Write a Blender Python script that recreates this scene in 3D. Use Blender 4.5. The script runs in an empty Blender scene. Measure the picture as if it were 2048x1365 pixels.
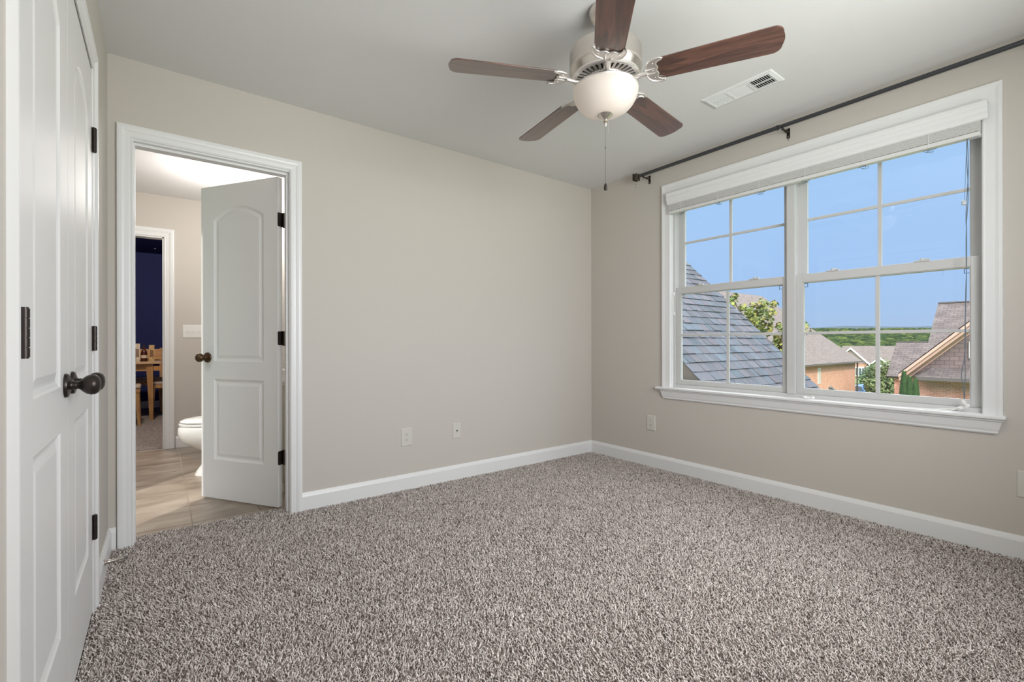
import bpy, math, random
import numpy as np
from mathutils import Vector, Matrix
random.seed(7); RNG = np.random.default_rng(7)
PI = math.pi
S = bpy.context.scene
COL = S.collection

# ------------------------------------------------------------------ camera
CAM_H = 1.017
cam = bpy.data.objects.new('camera', bpy.data.cameras.new('camera'))
COL.objects.link(cam)
cam.location = (0, 0, CAM_H)
cam.rotation_euler = (PI/2, math.radians(0.098), -math.radians(37.11))
cam.data.sensor_width = 36
cam.data.lens = 36*932.1/2048
cam.data.shift_y = 3.7/2048
cam.data.clip_start = 0.02; cam.data.clip_end = 5000
S.camera = cam

# ------------------------------------------------------------------ view
S.view_settings.view_transform = 'Standard'
S.view_settings.look = 'None'
S.view_settings.gamma = 1
S.view_settings.use_curve_mapping = False
S.view_settings.exposure = 0.0
S.cycles.use_denoising = True
S.cycles.max_bounces = 10
S.cycles.diffuse_bounces = 6
S.cycles.glossy_bounces = 4
S.cycles.transparent_max_bounces = 12
S.cycles.sample_clamp_indirect = 4.0
S.cycles.caustics_reflective = False
S.cycles.caustics_refractive = False

# ------------------------------------------------------------------ sky: clear blue, paler towards the horizon; upper part brightened to light the room
w = bpy.data.worlds.new('sky'); S.world = w; w.use_nodes = True
nt = w.node_tree; nt.nodes.clear()
tc = nt.nodes.new('ShaderNodeTexCoord'); sp = nt.nodes.new('ShaderNodeSeparateXYZ')
cr = nt.nodes.new('ShaderNodeValToRGB'); bg = nt.nodes.new('ShaderNodeBackground'); ow = nt.nodes.new('ShaderNodeOutputWorld')
nt.links.new(tc.outputs['Generated'], sp.inputs[0]); nt.links.new(sp.outputs['Z'], cr.inputs[0])
nt.links.new(cr.outputs[0], bg.inputs[0]); nt.links.new(bg.outputs[0], ow.inputs[0])
el = cr.color_ramp.elements
el[0].position = 0.0; el[0].color = (0.42, 0.58, 0.84, 1)
el[1].position = 0.12; el[1].color = (0.39, 0.61, 0.96, 1)
for ps, c in ((0.30, (0.41, 0.65, 1.0, 1)), (0.38, (0.46, 0.68, 1.0, 1)), (0.55, (4.2, 4.35, 4.5, 1)), (1.0, (4.6, 4.7, 4.8, 1))):
    e = el.new(ps); e.color = c
bg.inputs[1].default_value = 1.0

def light(name, kind, energy, loc, color=(1, 1, 1), rot=None, **kw):
    l = bpy.data.lights.new(name, kind); l.energy = energy; l.color = color
    for k, v in kw.items(): setattr(l, k, v)
    o = bpy.data.objects.new(name, l); COL.objects.link(o); o.location = loc
    if rot: o.rotation_euler = rot
    return o
# sun, high behind the house
sun = light('sun', 'SUN', 3.0, (0, 0, 30), (1.0, 0.95, 0.88), angle=math.radians(1.0))
sun.rotation_euler = Vector((0.62, 0.60, -0.80)).to_track_quat('-Z', 'Y').to_euler()
# added fill light, outside an invented opening in the wall behind the camera
light('rear_fill_light', 'AREA', 60, (1.45, -0.52, 1.5), (0.985, 0.985, 0.985), (PI/2, 0, 0), shape='RECTANGLE', size=1.7, size_y=1.2, spread=math.radians(160))

# ================================================================== helpers
FAN = (1.5214, 1.3464)

class MB:
    def __init__(s): s.v = []; s.f = []; s.c = []; s.col = None
    def add(s, vs, fs, M=None):
        n = len(s.v)
        for p in vs:
            s.v.append(tuple(M @ Vector(p)) if M is not None else tuple(p))
        for f in fs:
            s.f.append(tuple(n+i for i in f)); s.c.append(s.col)
        return s
    def box(s, x0, x1, y0, y1, z0, z1, M=None):
        if x0 > x1: x0, x1 = x1, x0
        if y0 > y1: y0, y1 = y1, y0
        vs = [(x, y, z) for z in (z0, z1) for y in (y0, y1) for x in (x0, x1)]
        return s.add(vs, [(0, 2, 3, 1), (4, 5, 7, 6), (0, 1, 5, 4), (2, 6, 7, 3), (0, 4, 6, 2), (1, 3, 7, 5)], M)
    def prism(s, poly, a, b, axis='z', M=None):
        """poly: 2D outline (ccw); extruded from a to b along axis."""
        def mk(p, t):
            if axis == 'z': return (p[0], p[1], t)
            if axis == 'x': return (t, p[0], p[1])
            return (p[0], t, p[1])
        n = len(poly)
        vs = [mk(p, a) for p in poly]+[mk(p, b) for p in poly]
        fs = [tuple(range(n))[::-1], tuple(range(n, 2*n))]
        fs += [(i, (i+1) % n, n+(i+1) % n, n+i) for i in range(n)]
        return s.add(vs, fs, M)
    def slab(s, pts, off):
        """planar polygon of 3D points thickened by vector off"""
        n = len(pts); off = Vector(off)
        vs = [tuple(p) for p in pts]+[tuple(Vector(p)+off) for p in pts]
        fs = [tuple(range(n))[::-1], tuple(range(n, 2*n))]
        fs += [(i, (i+1) % n, n+(i+1) % n, n+i) for i in range(n)]
        return s.add(vs, fs)
    def lathe(s, prof, n=32, M=None, cap=True):
        """prof: (r,z) list; about z"""
        vs = []; fs = []
        for r, z in prof:
            for k in range(n):
                a = 2*PI*k/n; vs.append((r*math.cos(a), r*math.sin(a), z))
        m = len(prof)
        for i in range(m-1):
            for k in range(n):
                k2 = (k+1) % n
                fs.append((i*n+k, i*n+k2, (i+1)*n+k2, (i+1)*n+k))
        if cap:
            if prof[0][0] > 1e-5: fs.append(tuple(range(n))[::-1])
            if prof[-1][0] > 1e-5: fs.append(tuple((m-1)*n+k for k in range(n)))
        return s.add(vs, fs, M)
    def tube(s, pts, r, n=10, closed=False, M=None):
        P = [Vector(p) for p in pts]; m = len(P)
        rr = r if isinstance(r, (list, tuple)) else [r]*m
        T = []
        for i in range(m):
            if closed: t = P[(i+1) % m]-P[i-1]
            else: t = P[min(i+1, m-1)]-P[max(i-1, 0)]
            T.append(t.normalized() if t.length > 1e-9 else Vector((0, 0, 1)))
        up = Vector((0, 0, 1)) if abs(T[0].z) < 0.9 else Vector((1, 0, 0))
        nrm = T[0].cross(up).normalized(); vs = []
        for i in range(m):
            nrm = (nrm-T[i]*nrm.dot(T[i]))
            if nrm.length < 1e-6: nrm = T[i].orthogonal()
            nrm.normalize(); b = T[i].cross(nrm)
            for k in range(n):
                a = 2*PI*k/n
                vs.append(tuple(P[i]+(nrm*math.cos(a)+b*math.sin(a))*rr[i]))
        fs = []
        for i in range(m if closed else m-1):
            j = (i+1) % m
            for k in range(n):
                k2 = (k+1) % n; fs.append((i*n+k, i*n+k2, j*n+k2, j*n+k))
        if not closed:
            fs.append(tuple(range(n))[::-1]); fs.append(tuple((m-1)*n+k for k in range(n)))
        return s.add(vs, fs, M)
    def frame_sweep(s, prof, rect, mapf, closed=False, open_bottom=True):
        """prof: (w,t) offsets outward from inner rect (a0,a1,b0,b1); mapf(a,b,t)->3D"""
        a0, a1, b0, b1 = rect; rows = []
        for wd, t in prof:
            if closed: c = [(a0-wd, b0-wd), (a0-wd, b1+wd), (a1+wd, b1+wd), (a1+wd, b0-wd)]
            else: c = [(a0-wd, b0), (a0-wd, b1+wd), (a1+wd, b1+wd), (a1+wd, b0)]
            rows.append([mapf(a, b, t) for a, b in c])
        n = len(prof); vs = [rows[i][j] for j in range(4) for i in range(n)]; fs = []
        for j in range(4 if closed else 3):
            j2 = (j+1) % 4
            for i in range(n):
                i2 = (i+1) % n
                fs.append((j*n+i, j*n+i2, j2*n+i2, j2*n+i))
        if not closed:
            fs.append(tuple(range(n))); fs.append(tuple(3*n+i for i in range(n))[::-1])
        return s.add(vs, fs)
    def build(s, name, mat, parent=None, local=False, smooth=False, bevel=0, kind=None, angle=40, fixn=True):
        me = bpy.data.meshes.new(name); me.from_pydata(s.v, [], s.f); me.update()
        import bmesh
        if fixn:
            bm = bmesh.new(); bm.from_mesh(me)
            bmesh.ops.recalc_face_normals(bm, faces=bm.faces[:]); bm.to_mesh(me); bm.free()
        uv = me.uv_layers.new(name='UVMap')
        dat = np.zeros(len(me.loops)*2)
        Z = Vector((0, 0, 1))
        for pl in me.polygons:
            n = pl.normal
            u = Z.cross(n) if abs(n.z) < 0.999 else Vector((1, 0, 0))
            u.normalize(); v = n.cross(u)
            for li in pl.loop_indices:
                co = me.vertices[me.loops[li].vertex_index].co
                dat[2*li] = co.dot(u); dat[2*li+1] = co.dot(v)
        uv.data.foreach_set('uv', dat)
        if any(c is not None for c in s.c):
            ca = me.color_attributes.new('tint', 'FLOAT_COLOR', 'CORNER')
            d = np.ones(len(me.loops)*4)
            for pl in me.polygons:
                c = s.c[pl.index] or (1, 1, 1)
                for li in pl.loop_indices: d[4*li:4*li+3] = c
            ca.data.foreach_set('color', d)
        if smooth:
            me.polygons.foreach_set('use_smooth', [True]*len(me.polygons))
            try: me.set_sharp_from_angle(angle=math.radians(angle))
            except Exception: pass
        me.materials.append(mat)
        o = bpy.data.objects.new(name, me); COL.objects.link(o)
        if parent is not None:
            o.parent = parent
            if not local:
                if parent.parent is None:
                    o.matrix_parent_inverse = Matrix.Translation(-Vector(parent.location))
        if bevel:
            b = o.modifiers.new('bevel', 'BEVEL'); b.width = bevel; b.segments = 2; b.limit_method = 'ANGLE'; b.angle_limit = math.radians(35)
        if kind: o['kind'] = kind
        return o

def tag(o, label=None, cat=None, group=None, kind=None):
    if label: o['label'] = label
    if cat: o['category'] = cat
    if group: o['group'] = group
    if kind: o['kind'] = kind
    return o
def empty(name, loc, rz=0, **kw):
    o = bpy.data.objects.new(name, None); COL.objects.link(o)
    o.location = loc; o.rotation_euler = (0, 0, rz); o.empty_display_size = 0.1
    return tag(o, **kw)
def sub(name, parent_obj):
    return None

# ------------------------------------------------------------------ materials
def newmat(name):
    m = bpy.data.materials.new(name); m.use_nodes = True
    return m, m.node_tree, m.node_tree.nodes['Principled BSDF']
def pmat(name, col, rough=0.5, metal=0.0, spec=0.5, bump=0, bscale=200, var=0, vscale=3, emit=None, estr=0, coat=0):
    m, t, b = newmat(name)
    b.inputs['Base Color'].default_value = (*col, 1); b.inputs['Roughness'].default_value = rough
    b.inputs['Metallic'].default_value = metal; b.inputs['Specular IOR Level'].default_value = spec
    if coat: b.inputs['Coat Weight'].default_value = coat
    if bump or var:
        g = t.nodes.new('ShaderNodeTexCoord')
    if var:
        n = t.nodes.new('ShaderNodeTexNoise'); n.inputs['Scale'].default_value = vscale; n.inputs['Detail'].default_value = 5
        t.links.new(g.outputs['Object'], n.inputs['Vector'])
        r = t.nodes.new('ShaderNodeValToRGB'); r.color_ramp.elements[0].position = .3; r.color_ramp.elements[1].position = .7
        r.color_ramp.elements[0].color = (*[c*(1-var) for c in col], 1); r.color_ramp.elements[1].color = (*[min(1, c*(1+var)) for c in col], 1)
        t.links.new(n.outputs['Fac'], r.inputs[0]); t.links.new(r.outputs[0], b.inputs['Base Color'])
    if bump:
        n2 = t.nodes.new('ShaderNodeTexNoise'); n2.inputs['Scale'].default_value = bscale; n2.inputs['Detail'].default_value = 3
        t.links.new(g.outputs['Object'], n2.inputs['Vector'])
        bp = t.nodes.new('ShaderNodeBump'); bp.inputs['Strength'].default_value = bump; bp.inputs['Distance'].default_value = 0.002
        t.links.new(n2.outputs['Fac'], bp.inputs['Height']); t.links.new(bp.outputs[0], b.inputs['Normal'])
    if emit:
        b.inputs['Emission Color'].default_value = (*emit, 1); b.inputs['Emission Strength'].default_value = estr
    return m
def tintmat(name, rough=0.8, bump=0, bscale=60, noise=0.0, nscale=8, trans=0, spec=.3):
    m, t, b = newmat(name)
    a = t.nodes.new('ShaderNodeAttribute'); a.attribute_name = 'tint'
    src = a.outputs['Color']
    g = t.nodes.new('ShaderNodeTexCoord')
    if noise:
        n = t.nodes.new('ShaderNodeTexNoise'); n.inputs['Scale'].default_value = nscale; n.inputs['Detail'].default_value = 6
        t.links.new(g.outputs['Object'], n.inputs['Vector'])
        mr = t.nodes.new('ShaderNodeMapRange'); mr.inputs['To Min'].default_value = 1-noise; mr.inputs['To Max'].default_value = 1+noise
        t.links.new(n.outputs['Fac'], mr.inputs['Value'])
        mx = t.nodes.new('ShaderNodeVectorMath'); mx.operation = 'SCALE'
        t.links.new(src, mx.inputs[0]); t.links.new(mr.outputs[0], mx.inputs['Scale']); src = mx.outputs[0]
    t.links.new(src, b.inputs['Base Color'])
    b.inputs['Roughness'].default_value = rough; b.inputs['Specular IOR Level'].default_value = spec
    return m
def brickmat(name, c1, c2, mortar, bw, rh, msize=0.012, rough=0.85, bump=.6, offset=.5, var=0.0, vs=2.0, bias=0):
    m, t, b = newmat(name)
    u = t.nodes.new('ShaderNodeUVMap'); u.uv_map = 'UVMap'
    br = t.nodes.new('ShaderNodeTexBrick')
    br.inputs['Color1'].default_value = (*c1, 1); br.inputs['Color2'].default_value = (*c2, 1); br.inputs['Mortar'].default_value = (*mortar, 1)
    br.inputs['Scale'].default_value = 1; br.inputs['Mortar Size'].default_value = msize; br.inputs['Mortar Smooth'].default_value = .2
    br.inputs['Brick Width'].default_value = bw; br.inputs['Row Height'].default_value = rh; br.offset = offset; br.inputs['Bias'].default_value = bias
    t.links.new(u.outputs[0], br.inputs['Vector'])
    src = br.outputs['Color']
    if var:
        n = t.nodes.new('ShaderNodeTexNoise'); n.inputs['Scale'].default_value = vs; n.inputs['Detail'].default_value = 6
        t.links.new(u.outputs[0], n.inputs['Vector'])
        mr = t.nodes.new('ShaderNodeMapRange'); mr.inputs['To Min'].default_value = 1-var; mr.inputs['To Max'].default_value = 1+var
        mr.inputs['From Min'].default_value = .3; mr.inputs['From Max'].default_value = .7
        t.links.new(n.outputs['Fac'], mr.inputs['Value'])
        mx = t.nodes.new('ShaderNodeVectorMath'); mx.operation = 'SCALE'
        t.links.new(src, mx.inputs[0]); t.links.new(mr.outputs[0], mx.inputs['Scale']); src = mx.outputs[0]
    t.links.new(src, b.inputs['Base Color']); b.inputs['Roughness'].default_value = rough; b.inputs['Specular IOR Level'].default_value = .2
    bp = t.nodes.new('ShaderNodeBump'); bp.inputs['Strength'].default_value = bump; bp.inputs['Distance'].default_value = 0.006; bp.invert = True
    t.links.new(br.outputs['Fac'], bp.inputs['Height']); t.links.new(bp.outputs[0], b.inputs['Normal'])
    return m
def woodmat(name, dark, light_, rough=.4, stretch=(2, 22, 22), scale=1.2, coat=0.0):
    m, t, b = newmat(name)
    g = t.nodes.new('ShaderNodeTexCoord'); mp = t.nodes.new('ShaderNodeMapping'); mp.inputs['Scale'].default_value = stretch
    t.links.new(g.outputs['Object'], mp.inputs[0])
    n = t.nodes.new('ShaderNodeTexNoise'); n.inputs['Scale'].default_value = scale; n.inputs['Detail'].default_value = 8; n.inputs['Distortion'].default_value = 1.4
    t.links.new(mp.outputs[0], n.inputs['Vector'])
    r = t.nodes.new('ShaderNodeValToRGB'); e = r.color_ramp.elements
    e[0].position = .3; e[0].color = (*dark, 1); e[1].position = .68; e[1].color = (*light_, 1)
    t.links.new(n.outputs['Fac'], r.inputs[0]); t.links.new(r.outputs[0], b.inputs['Base Color'])
    b.inputs['Roughness'].default_value = rough; b.inputs['Coat Weight'].default_value = coat; b.inputs['Coat Roughness'].default_value = .28; b.inputs['Coat IOR'].default_value = 1.65 if coat > .9 else 1.5
    return m
def glassmat(name, tint=(1, 1, 1), refl=.06):
    m = bpy.data.materials.new(name); m.use_nodes = True; t = m.node_tree; t.nodes.clear()
    o = t.nodes.new('ShaderNodeOutputMaterial'); mx = t.nodes.new('ShaderNodeMixShader'); tr = t.nodes.new('ShaderNodeBsdfTransparent'); gl = t.nodes.new('ShaderNodeBsdfGlossy')
    tr.inputs[0].default_value = (*tint, 1); gl.inputs['Roughness'].default_value = .02
    mx.inputs[0].default_value = refl
    t.links.new(tr.outputs[0], mx.inputs[1]); t.links.new(gl.outputs[0], mx.inputs[2]); t.links.new(mx.outputs[0], o.inputs[0])
    return m

M = {}
M['wall'] = pmat('wall_paint_greige', (0.568, 0.533, 0.490), .75, spec=.2, bump=.06, bscale=350)
M['ceiling'] = pmat('ceiling_paint', (0.745, 0.74, 0.742), .85, spec=.1, bump=.05, bscale=300)
M['trim'] = pmat('white_trim_paint', (0.78, 0.785, 0.79), .35, spec=.45)
M['door'] = pmat('white_door_paint', (0.74, 0.742, 0.74), .38, spec=.45)
M['vinyl'] = pmat('white_vinyl', (0.57, 0.57, 0.565), .4, spec=.4)
M['plate'] = pmat('outlet_plastic', (0.63, 0.61, 0.56), .35)
M['platebath'] = pmat('switch_plastic', (0.82, 0.80, 0.78), .3)
M['dark'] = pmat('dark_gap_shade', (0.02, 0.02, 0.02), .9)
M['bronze'] = pmat('oil_rubbed_bronze', (0.045, 0.036, 0.032), .34, metal=.7, spec=.5)
M['bronze_warm'] = pmat('aged_bronze', (0.10, 0.058, 0.03), .32, metal=.8)
M['nickel'] = pmat('brushed_nickel', (0.72, 0.67, 0.62), .28, metal=1.0)
M['nickel_lt'] = pmat('bright_nickel', (0.86, 0.83, 0.81), .42, metal=1.0)
M['rod'] = pmat('curtain_rod_metal', (0.075, 0.078, 0.085), .35, metal=.6)
M['rodbronze'] = pmat('rod_finial_bronze', (0.09, 0.075, 0.055), .3, metal=.7)
M['slat'] = pmat('blind_slat_white', (0.70, 0.70, 0.69), .45, bump=.1, bscale=40)
M['cord'] = pmat('blind_cord', (0.15, 0.19, 0.23), .7)
M['cordwhite'] = pmat('white_cord', (0.85, 0.85, 0.84), .6)
M['blade'] = woodmat('fan_blade_walnut', (0.020, 0.009, 0.007), (0.150, 0.060, 0.038), rough=.30, stretch=(3.5, 34, 10), scale=1.3, coat=1.0)
M['porcelain'] = pmat('porcelain', (0.74, 0.74, 0.73), .08, spec=.6)
M['navy'] = pmat('navy_wall_paint', (0.026, 0.036, 0.15), .7, spec=.2)
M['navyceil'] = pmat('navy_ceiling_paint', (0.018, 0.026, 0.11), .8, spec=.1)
M['star'] = pmat('star_sticker', (0.85, 0.85, 0.8), .6)
M['oak'] = woodmat('honey_oak', (0.30, 0.15, 0.055), (0.52, 0.29, 0.12), rough=.45, stretch=(8, 8, 1.2), scale=2)
M['oaktop'] = woodmat('light_oak_top', (0.42, 0.27, 0.15), (0.60, 0.42, 0.26), rough=.45, stretch=(1.5, 14, 8), scale=2)
M['amber'] = woodmat('amber_wood', (0.50, 0.19, 0.03), (0.74, 0.33, 0.05), rough=.4, stretch=(1.5, 1.5, 10), scale=2)
M['cushion'] = pmat('taupe_cushion', (0.42, 0.35, 0.29), .9, bump=.3, bscale=300)
M['carpet_base'] = pmat('carpet_backing', (0.22, 0.195, 0.18), .95, spec=.05, bump=.8, bscale=220, var=.35, vscale=180)
M['carpet_far'] = pmat('carpet_far_room', (0.27, 0.235, 0.22), .95, spec=.05, bump=1, bscale=120, var=.55, vscale=60)
M['grout'] = pmat('grout', (0.58, 0.52, 0.44), .8)
M['pane'] = glassmat('window_glass', (0.985, 0.99, 0.99), .035)
M['darkglass'] = pmat('dark_house_glass', (0.10, 0.13, 0.16), .1, spec=.6)

def tilemat():
    m, t, b = newmat('beige_porcelain_tile')
    g = t.nodes.new('ShaderNodeTexCoord'); mp = t.nodes.new('ShaderNodeMapping'); mp.inputs['Scale'].default_value = (1.6, 4.2, 1)
    mp.inputs['Rotation'].default_value = (0, 0, .35)
    t.links.new(g.outputs['Object'], mp.inputs[0])
    n = t.nodes.new('ShaderNodeTexNoise'); n.inputs['Scale'].default_value = 1.6; n.inputs['Detail'].default_value = 9; n.inputs['Distortion'].default_value = .9
    t.links.new(mp.outputs[0], n.inputs['Vector'])
    r = t.nodes.new('ShaderNodeValToRGB'); e = r.color_ramp.elements
    e[0].position = .34; e[0].color = (0.215, 0.168, 0.128, 1); e[1].position = .68; e[1].color = (0.39, 0.33, 0.27, 1)
    t.links.new(n.outputs['Fac'], r.inputs[0]); t.links.new(r.outputs[0], b.inputs['Base Color'])
    b.inputs['Roughness'].default_value = .32
    return m
M['tile'] = tilemat()
def pilemat():
    m, t, b = newmat('carpet_pile_frieze')
    a = t.nodes.new('ShaderNodeAttribute'); a.attribute_name = 'tint'
    t.links.new(a.outputs['Color'], b.inputs['Base Color']); b.inputs['Roughness'].default_value = .95; b.inputs['Specular IOR Level'].default_value = .05
    return m
M['pile'] = pilemat()
def bowlmat():
    m = bpy.data.materials.new('frosted_alabaster_glass'); m.use_nodes = True; t = m.node_tree; t.nodes.clear()
    o = t.nodes.new('ShaderNodeOutputMaterial'); tr = t.nodes.new('ShaderNodeBsdfTranslucent'); tr.inputs[0].default_value = (0.92, 0.86, 0.80, 1)
    df = t.nodes.new('ShaderNodeBsdfPrincipled'); df.inputs['Base Color'].default_value = (0.88, 0.83, 0.80, 1); df.inputs['Roughness'].default_value = .35
    mx = t.nodes.new('ShaderNodeMixShader'); mx.inputs[0].default_value = .55
    t.links.new(df.outputs[0], mx.inputs[1]); t.links.new(tr.outputs[0], mx.inputs[2])
    t.links.new(mx.outputs[0], o.inputs[0])
    return m
M['bowl'] = bowlmat()

# ================================================================== ROOM
L, D, W, H = -0.202, 3.011, 3.204, 2.44
R0 = -0.35
def struct(name, mb, mat, **kw): return mb.build(name, mat, kind='structure', **kw)

# walls
DX0, DX1, DTOP = -0.122, 0.630, 2.048          # bathroom doorway
b = MB(); b.box(L-.12, DX0, D, D+.12, 0, H); b.box(DX1, W+.155, D, D+.12, 0, H); b.box(DX0, DX1, D, D+.12, DTOP, H)
struct('wall_back', b, M['wall'])
WY0, WY1, WZ0, WZ1 = 0.408, 2.172, 0.650, 2.195    # window opening
b = MB(); b.box(W, W+.155, R0-.12, WY0, 0, H); b.box(W, W+.155, WY1, D, 0, H); b.box(W, W+.155, WY0, WY1, 0, WZ0); b.box(W, W+.155, WY0, WY1, WZ1, H)
wr = struct('wall_right', b, M['wall'])
CY0, CY1, CTOP = 1.190, 2.345, 2.052             # closet opening
b = MB(); b.box(L-.12, L, R0-.12, CY0, 0, H); b.box(L-.12, L, CY1, D, 0, H); b.box(L-.12, L, CY0, CY1, CTOP, H)
struct('wall_left', b, M['wall'])
RX0, RX1, RZ0, RZ1 = 0.6, 2.3, 0.9, 2.1  # unseen opening, invented to let the rear fill light in
b = MB(); b.box(L-.12, RX0, R0-.12, R0, 0, H); b.box(RX1, W+.155, R0-.12, R0, 0, H); b.box(RX0, RX1, R0-.12, R0, 0, RZ0); b.box(RX0, RX1, R0-.12, R0, RZ1, H)
struct('wall_rear', b, M['wall'])
b = MB(); b.box(L-.12, W+.155, R0-2.2, D+.12, H, H+.15); struct('ceiling', b, M['ceiling'])  # slab carried past the rear wall, an added overhang to keep sun out
b = MB(); b.box(L-.12, W+.155, R0-.12, D+.125, -.2, 0.0); struct('floor', b, M['carpet_base'])
# closet shell behind the double doors
b = MB(); b.box(-.95, -.90, CY0-.1, CY1+.1, 0, H); b.box(-.95, L-.12, CY0-.15, CY0-.1, 0, H); b.box(-.95, L-.12, CY1+.1, CY1+.15, 0, H)
b.box(-.95, L-.12, CY0-.15, CY1+.15, H, H+.05); b.box(-.95, L-.12, CY0-.15, CY1+.15, -.05, 0)
struct('wall_closet', b, M['wall'])

# bathroom shell
BY = 5.60; BX0, BX1 = -1.15, 0.90
b = MB(); b.box(BX0-.1, BX0, D+.12, BY+.1, 0, H); struct('wall_bathroom_left', b, M['wall'])
b = MB(); b.box(BX1, BX1+.1, D+.12, BY+.1, 0, H); struct('wall_bathroom_right', b, M['wall'])
IX0, IX1, ITOP = -0.68, 0.036, 2.04
b = MB(); b.box(BX0, IX0, BY, BY+.1, 0, H); b.box(IX1, BX1, BY, BY+.1, 0, H); b.box(IX0, IX1, BY, BY+.1, ITOP, H)
struct('wall_bathroom_far', b, M['wall'])
b = MB(); b.box(BX0-.1, BX1+.1, D+.12, BY+.1, H, H+.1); struct('ceiling_bathroom', b, M['ceiling'])
b = MB(); b.box(BX0-.1, BX1+.1, D+.125, BY+.05, -.2, -.006); fb = struct('floor_bathroom', b, M['grout'])
b = MB(); g = .0025; T = .343
for i in range(-4, 3):
    for j in range(0, 8):
        x0 = max(.147+i*T+g, BX0); x1 = min(.147+(i+1)*T-g, BX1); y0 = 3.198+(j-1)*T+g; y1 = min(3.198+j*T-g, BY+.04)
        y0 = max(y0, D+.127)
        if x1-x0 > .02 and y1-y0 > .01: b.box(x0, x1, y0, y1, -.006, 0)
b.build('tile', M['tile'], fb)
# navy room shell
NY = 9.3
b = MB(); b.box(-2.3, 1.6, NY, NY+.1, 0, H); struct('wall_navy_far', b, M['navy'])
b = MB(); b.box(-2.4, -2.3, BY+.1, NY+.1, 0, H); struct('wall_navy_left', b, M['navy'])
b = MB(); b.box(1.6, 1.7, BY+.1, NY+.1, 0, H); struct('wall_navy_right', b, M['navy'])
b = MB(); b.box(-2.3, BX0-.1, BY+.0, BY+.1, 0, H); b.box(BX1+.1, 1.6, BY, BY+.1, 0, H); struct('wall_navy_near', b, M['navy'])
b = MB(); b.box(-2.4, 1.7, BY+.1, NY+.1, H, H+.1); nc = struct('ceiling_navy', b, M['navyceil'])
b = MB()
for x, y in ((-.21, 6.6), (-.12, 7.4), (-.02, 7.2), (-.30, 8.1), (.15, 8.3), (-.05, 8.8), (-.4, 7.3)):
    b.lathe([(0, 0), (.012, 0), (.012, .003)], 5, Matrix.Translation((x, y, H-.004)))
b.build('star_sticker', M['star'], nc)
b = MB(); b.box(-2.4, 1.7, BY+.05, NY+.1, -.2, 0.004); struct('floor_far_room', b, M['carpet_far'])
b = MB(); b.box(-2.3, 1.6, NY-.015, NY, 0, .11); struct('baseboard_navy', b, M['trim'])

# ---- baseboards
BBP = [(0, 0), (.014, 0), (.014, .088), (.010, .100), (.0045, .1123), (0, .1123)]
b = MB(); b.prism([(D-t, z) for t, z in BBP], .683, W-.001, 'x'); b.prism([(D-t, z) for t, z in BBP], L+.001, -.171, 'x')
struct('baseboard_back', b, M['trim'])
b = MB(); b.prism([(W-t, z) for t, z in BBP], R0, D-.0145, 'y'); struct('baseboard_right', b, M['trim'])
b = MB(); b.prism([(L+t, z) for t, z in BBP], 2.417, D-.0145, 'y'); b.prism([(L+t, z) for t, z in BBP], R0, 1.118, 'y'); struct('baseboard_left', b, M['trim'])
b = MB(); b.prism([(BY-t, z) for t, z in BBP], .125, BX1, 'x'); struct('baseboard_bathroom', b, M['trim'])

# ---- door casings (colonial profile)
CAS = [(0, 0), (0, .009), (.006, .0125), (.012, .0105), (.020, .0115), (.034, .012), (.040, .0155), (.050, .018), (.062, .018), (.068, .0165), (.0705, .016), (.0705, 0)]
b = MB()
b.frame_sweep([(w_*.90, t) for w_, t in CAS], (-.103, .621, 0, 2.044), lambda a, z, t: (a, D-t, z))
struct('trim_1', b, M['trim'], smooth=False)
CCAS = [(0, 0), (0, .004), (.006, .0055), (.040, .006), (.048, .0105), (.054, .0140), (.066, .0150), (.0715, .0145), (.072, 0)]
b = MB(); b.frame_sweep(CCAS, (CY0+.002, CY1-.002, 0, CTOP-.002), lambda a, z, t: (L+t, a, z))
struct('trim_2', b, M['trim'])
b = MB(); b.frame_sweep([(w_*1.12, t) for w_, t in CAS], (IX0, IX1, 0, ITOP), lambda a, z, t: (a, BY-t, z))
struct('trim_3', b, M['trim'])
# jambs
b = MB(); b.box(DX0-.0, DX0+.012, D-.001, D+.121, 0, DTOP-.012); b.box(DX1-.012, DX1, D-.001, D+.121, 0, DTOP-.012); b.box(DX0, DX1, D-.001, D+.121, DTOP-.012, DTOP)
b.box(DX0+.012, DX0+.024, D+.03, D+.075, 0, DTOP-.024); b.box(DX1-.024, DX1-.012, D+.03, D+.075, 0, DTOP-.024); b.box(DX0+.012, DX1-.012, D+.03, D+.075, DTOP-.024, DTOP-.012)
struct('trim_4', b, M['trim'])
b = MB(); b.box(IX0, IX0+.012, BY, BY+.101, 0, ITOP); b.box(IX1-.012, IX1, BY, BY+.101, 0, ITOP); b.box(IX0, IX1, BY, BY+.101, ITOP-.012, ITOP)
tj = struct('trim_5', b, M['trim'])
b = MB(); b.box(IX1-.0135, IX1-.012, BY+.02, BY+.045, .93, 1.0); b.build('strike_plate', M['bronze_warm'], tj)

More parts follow.
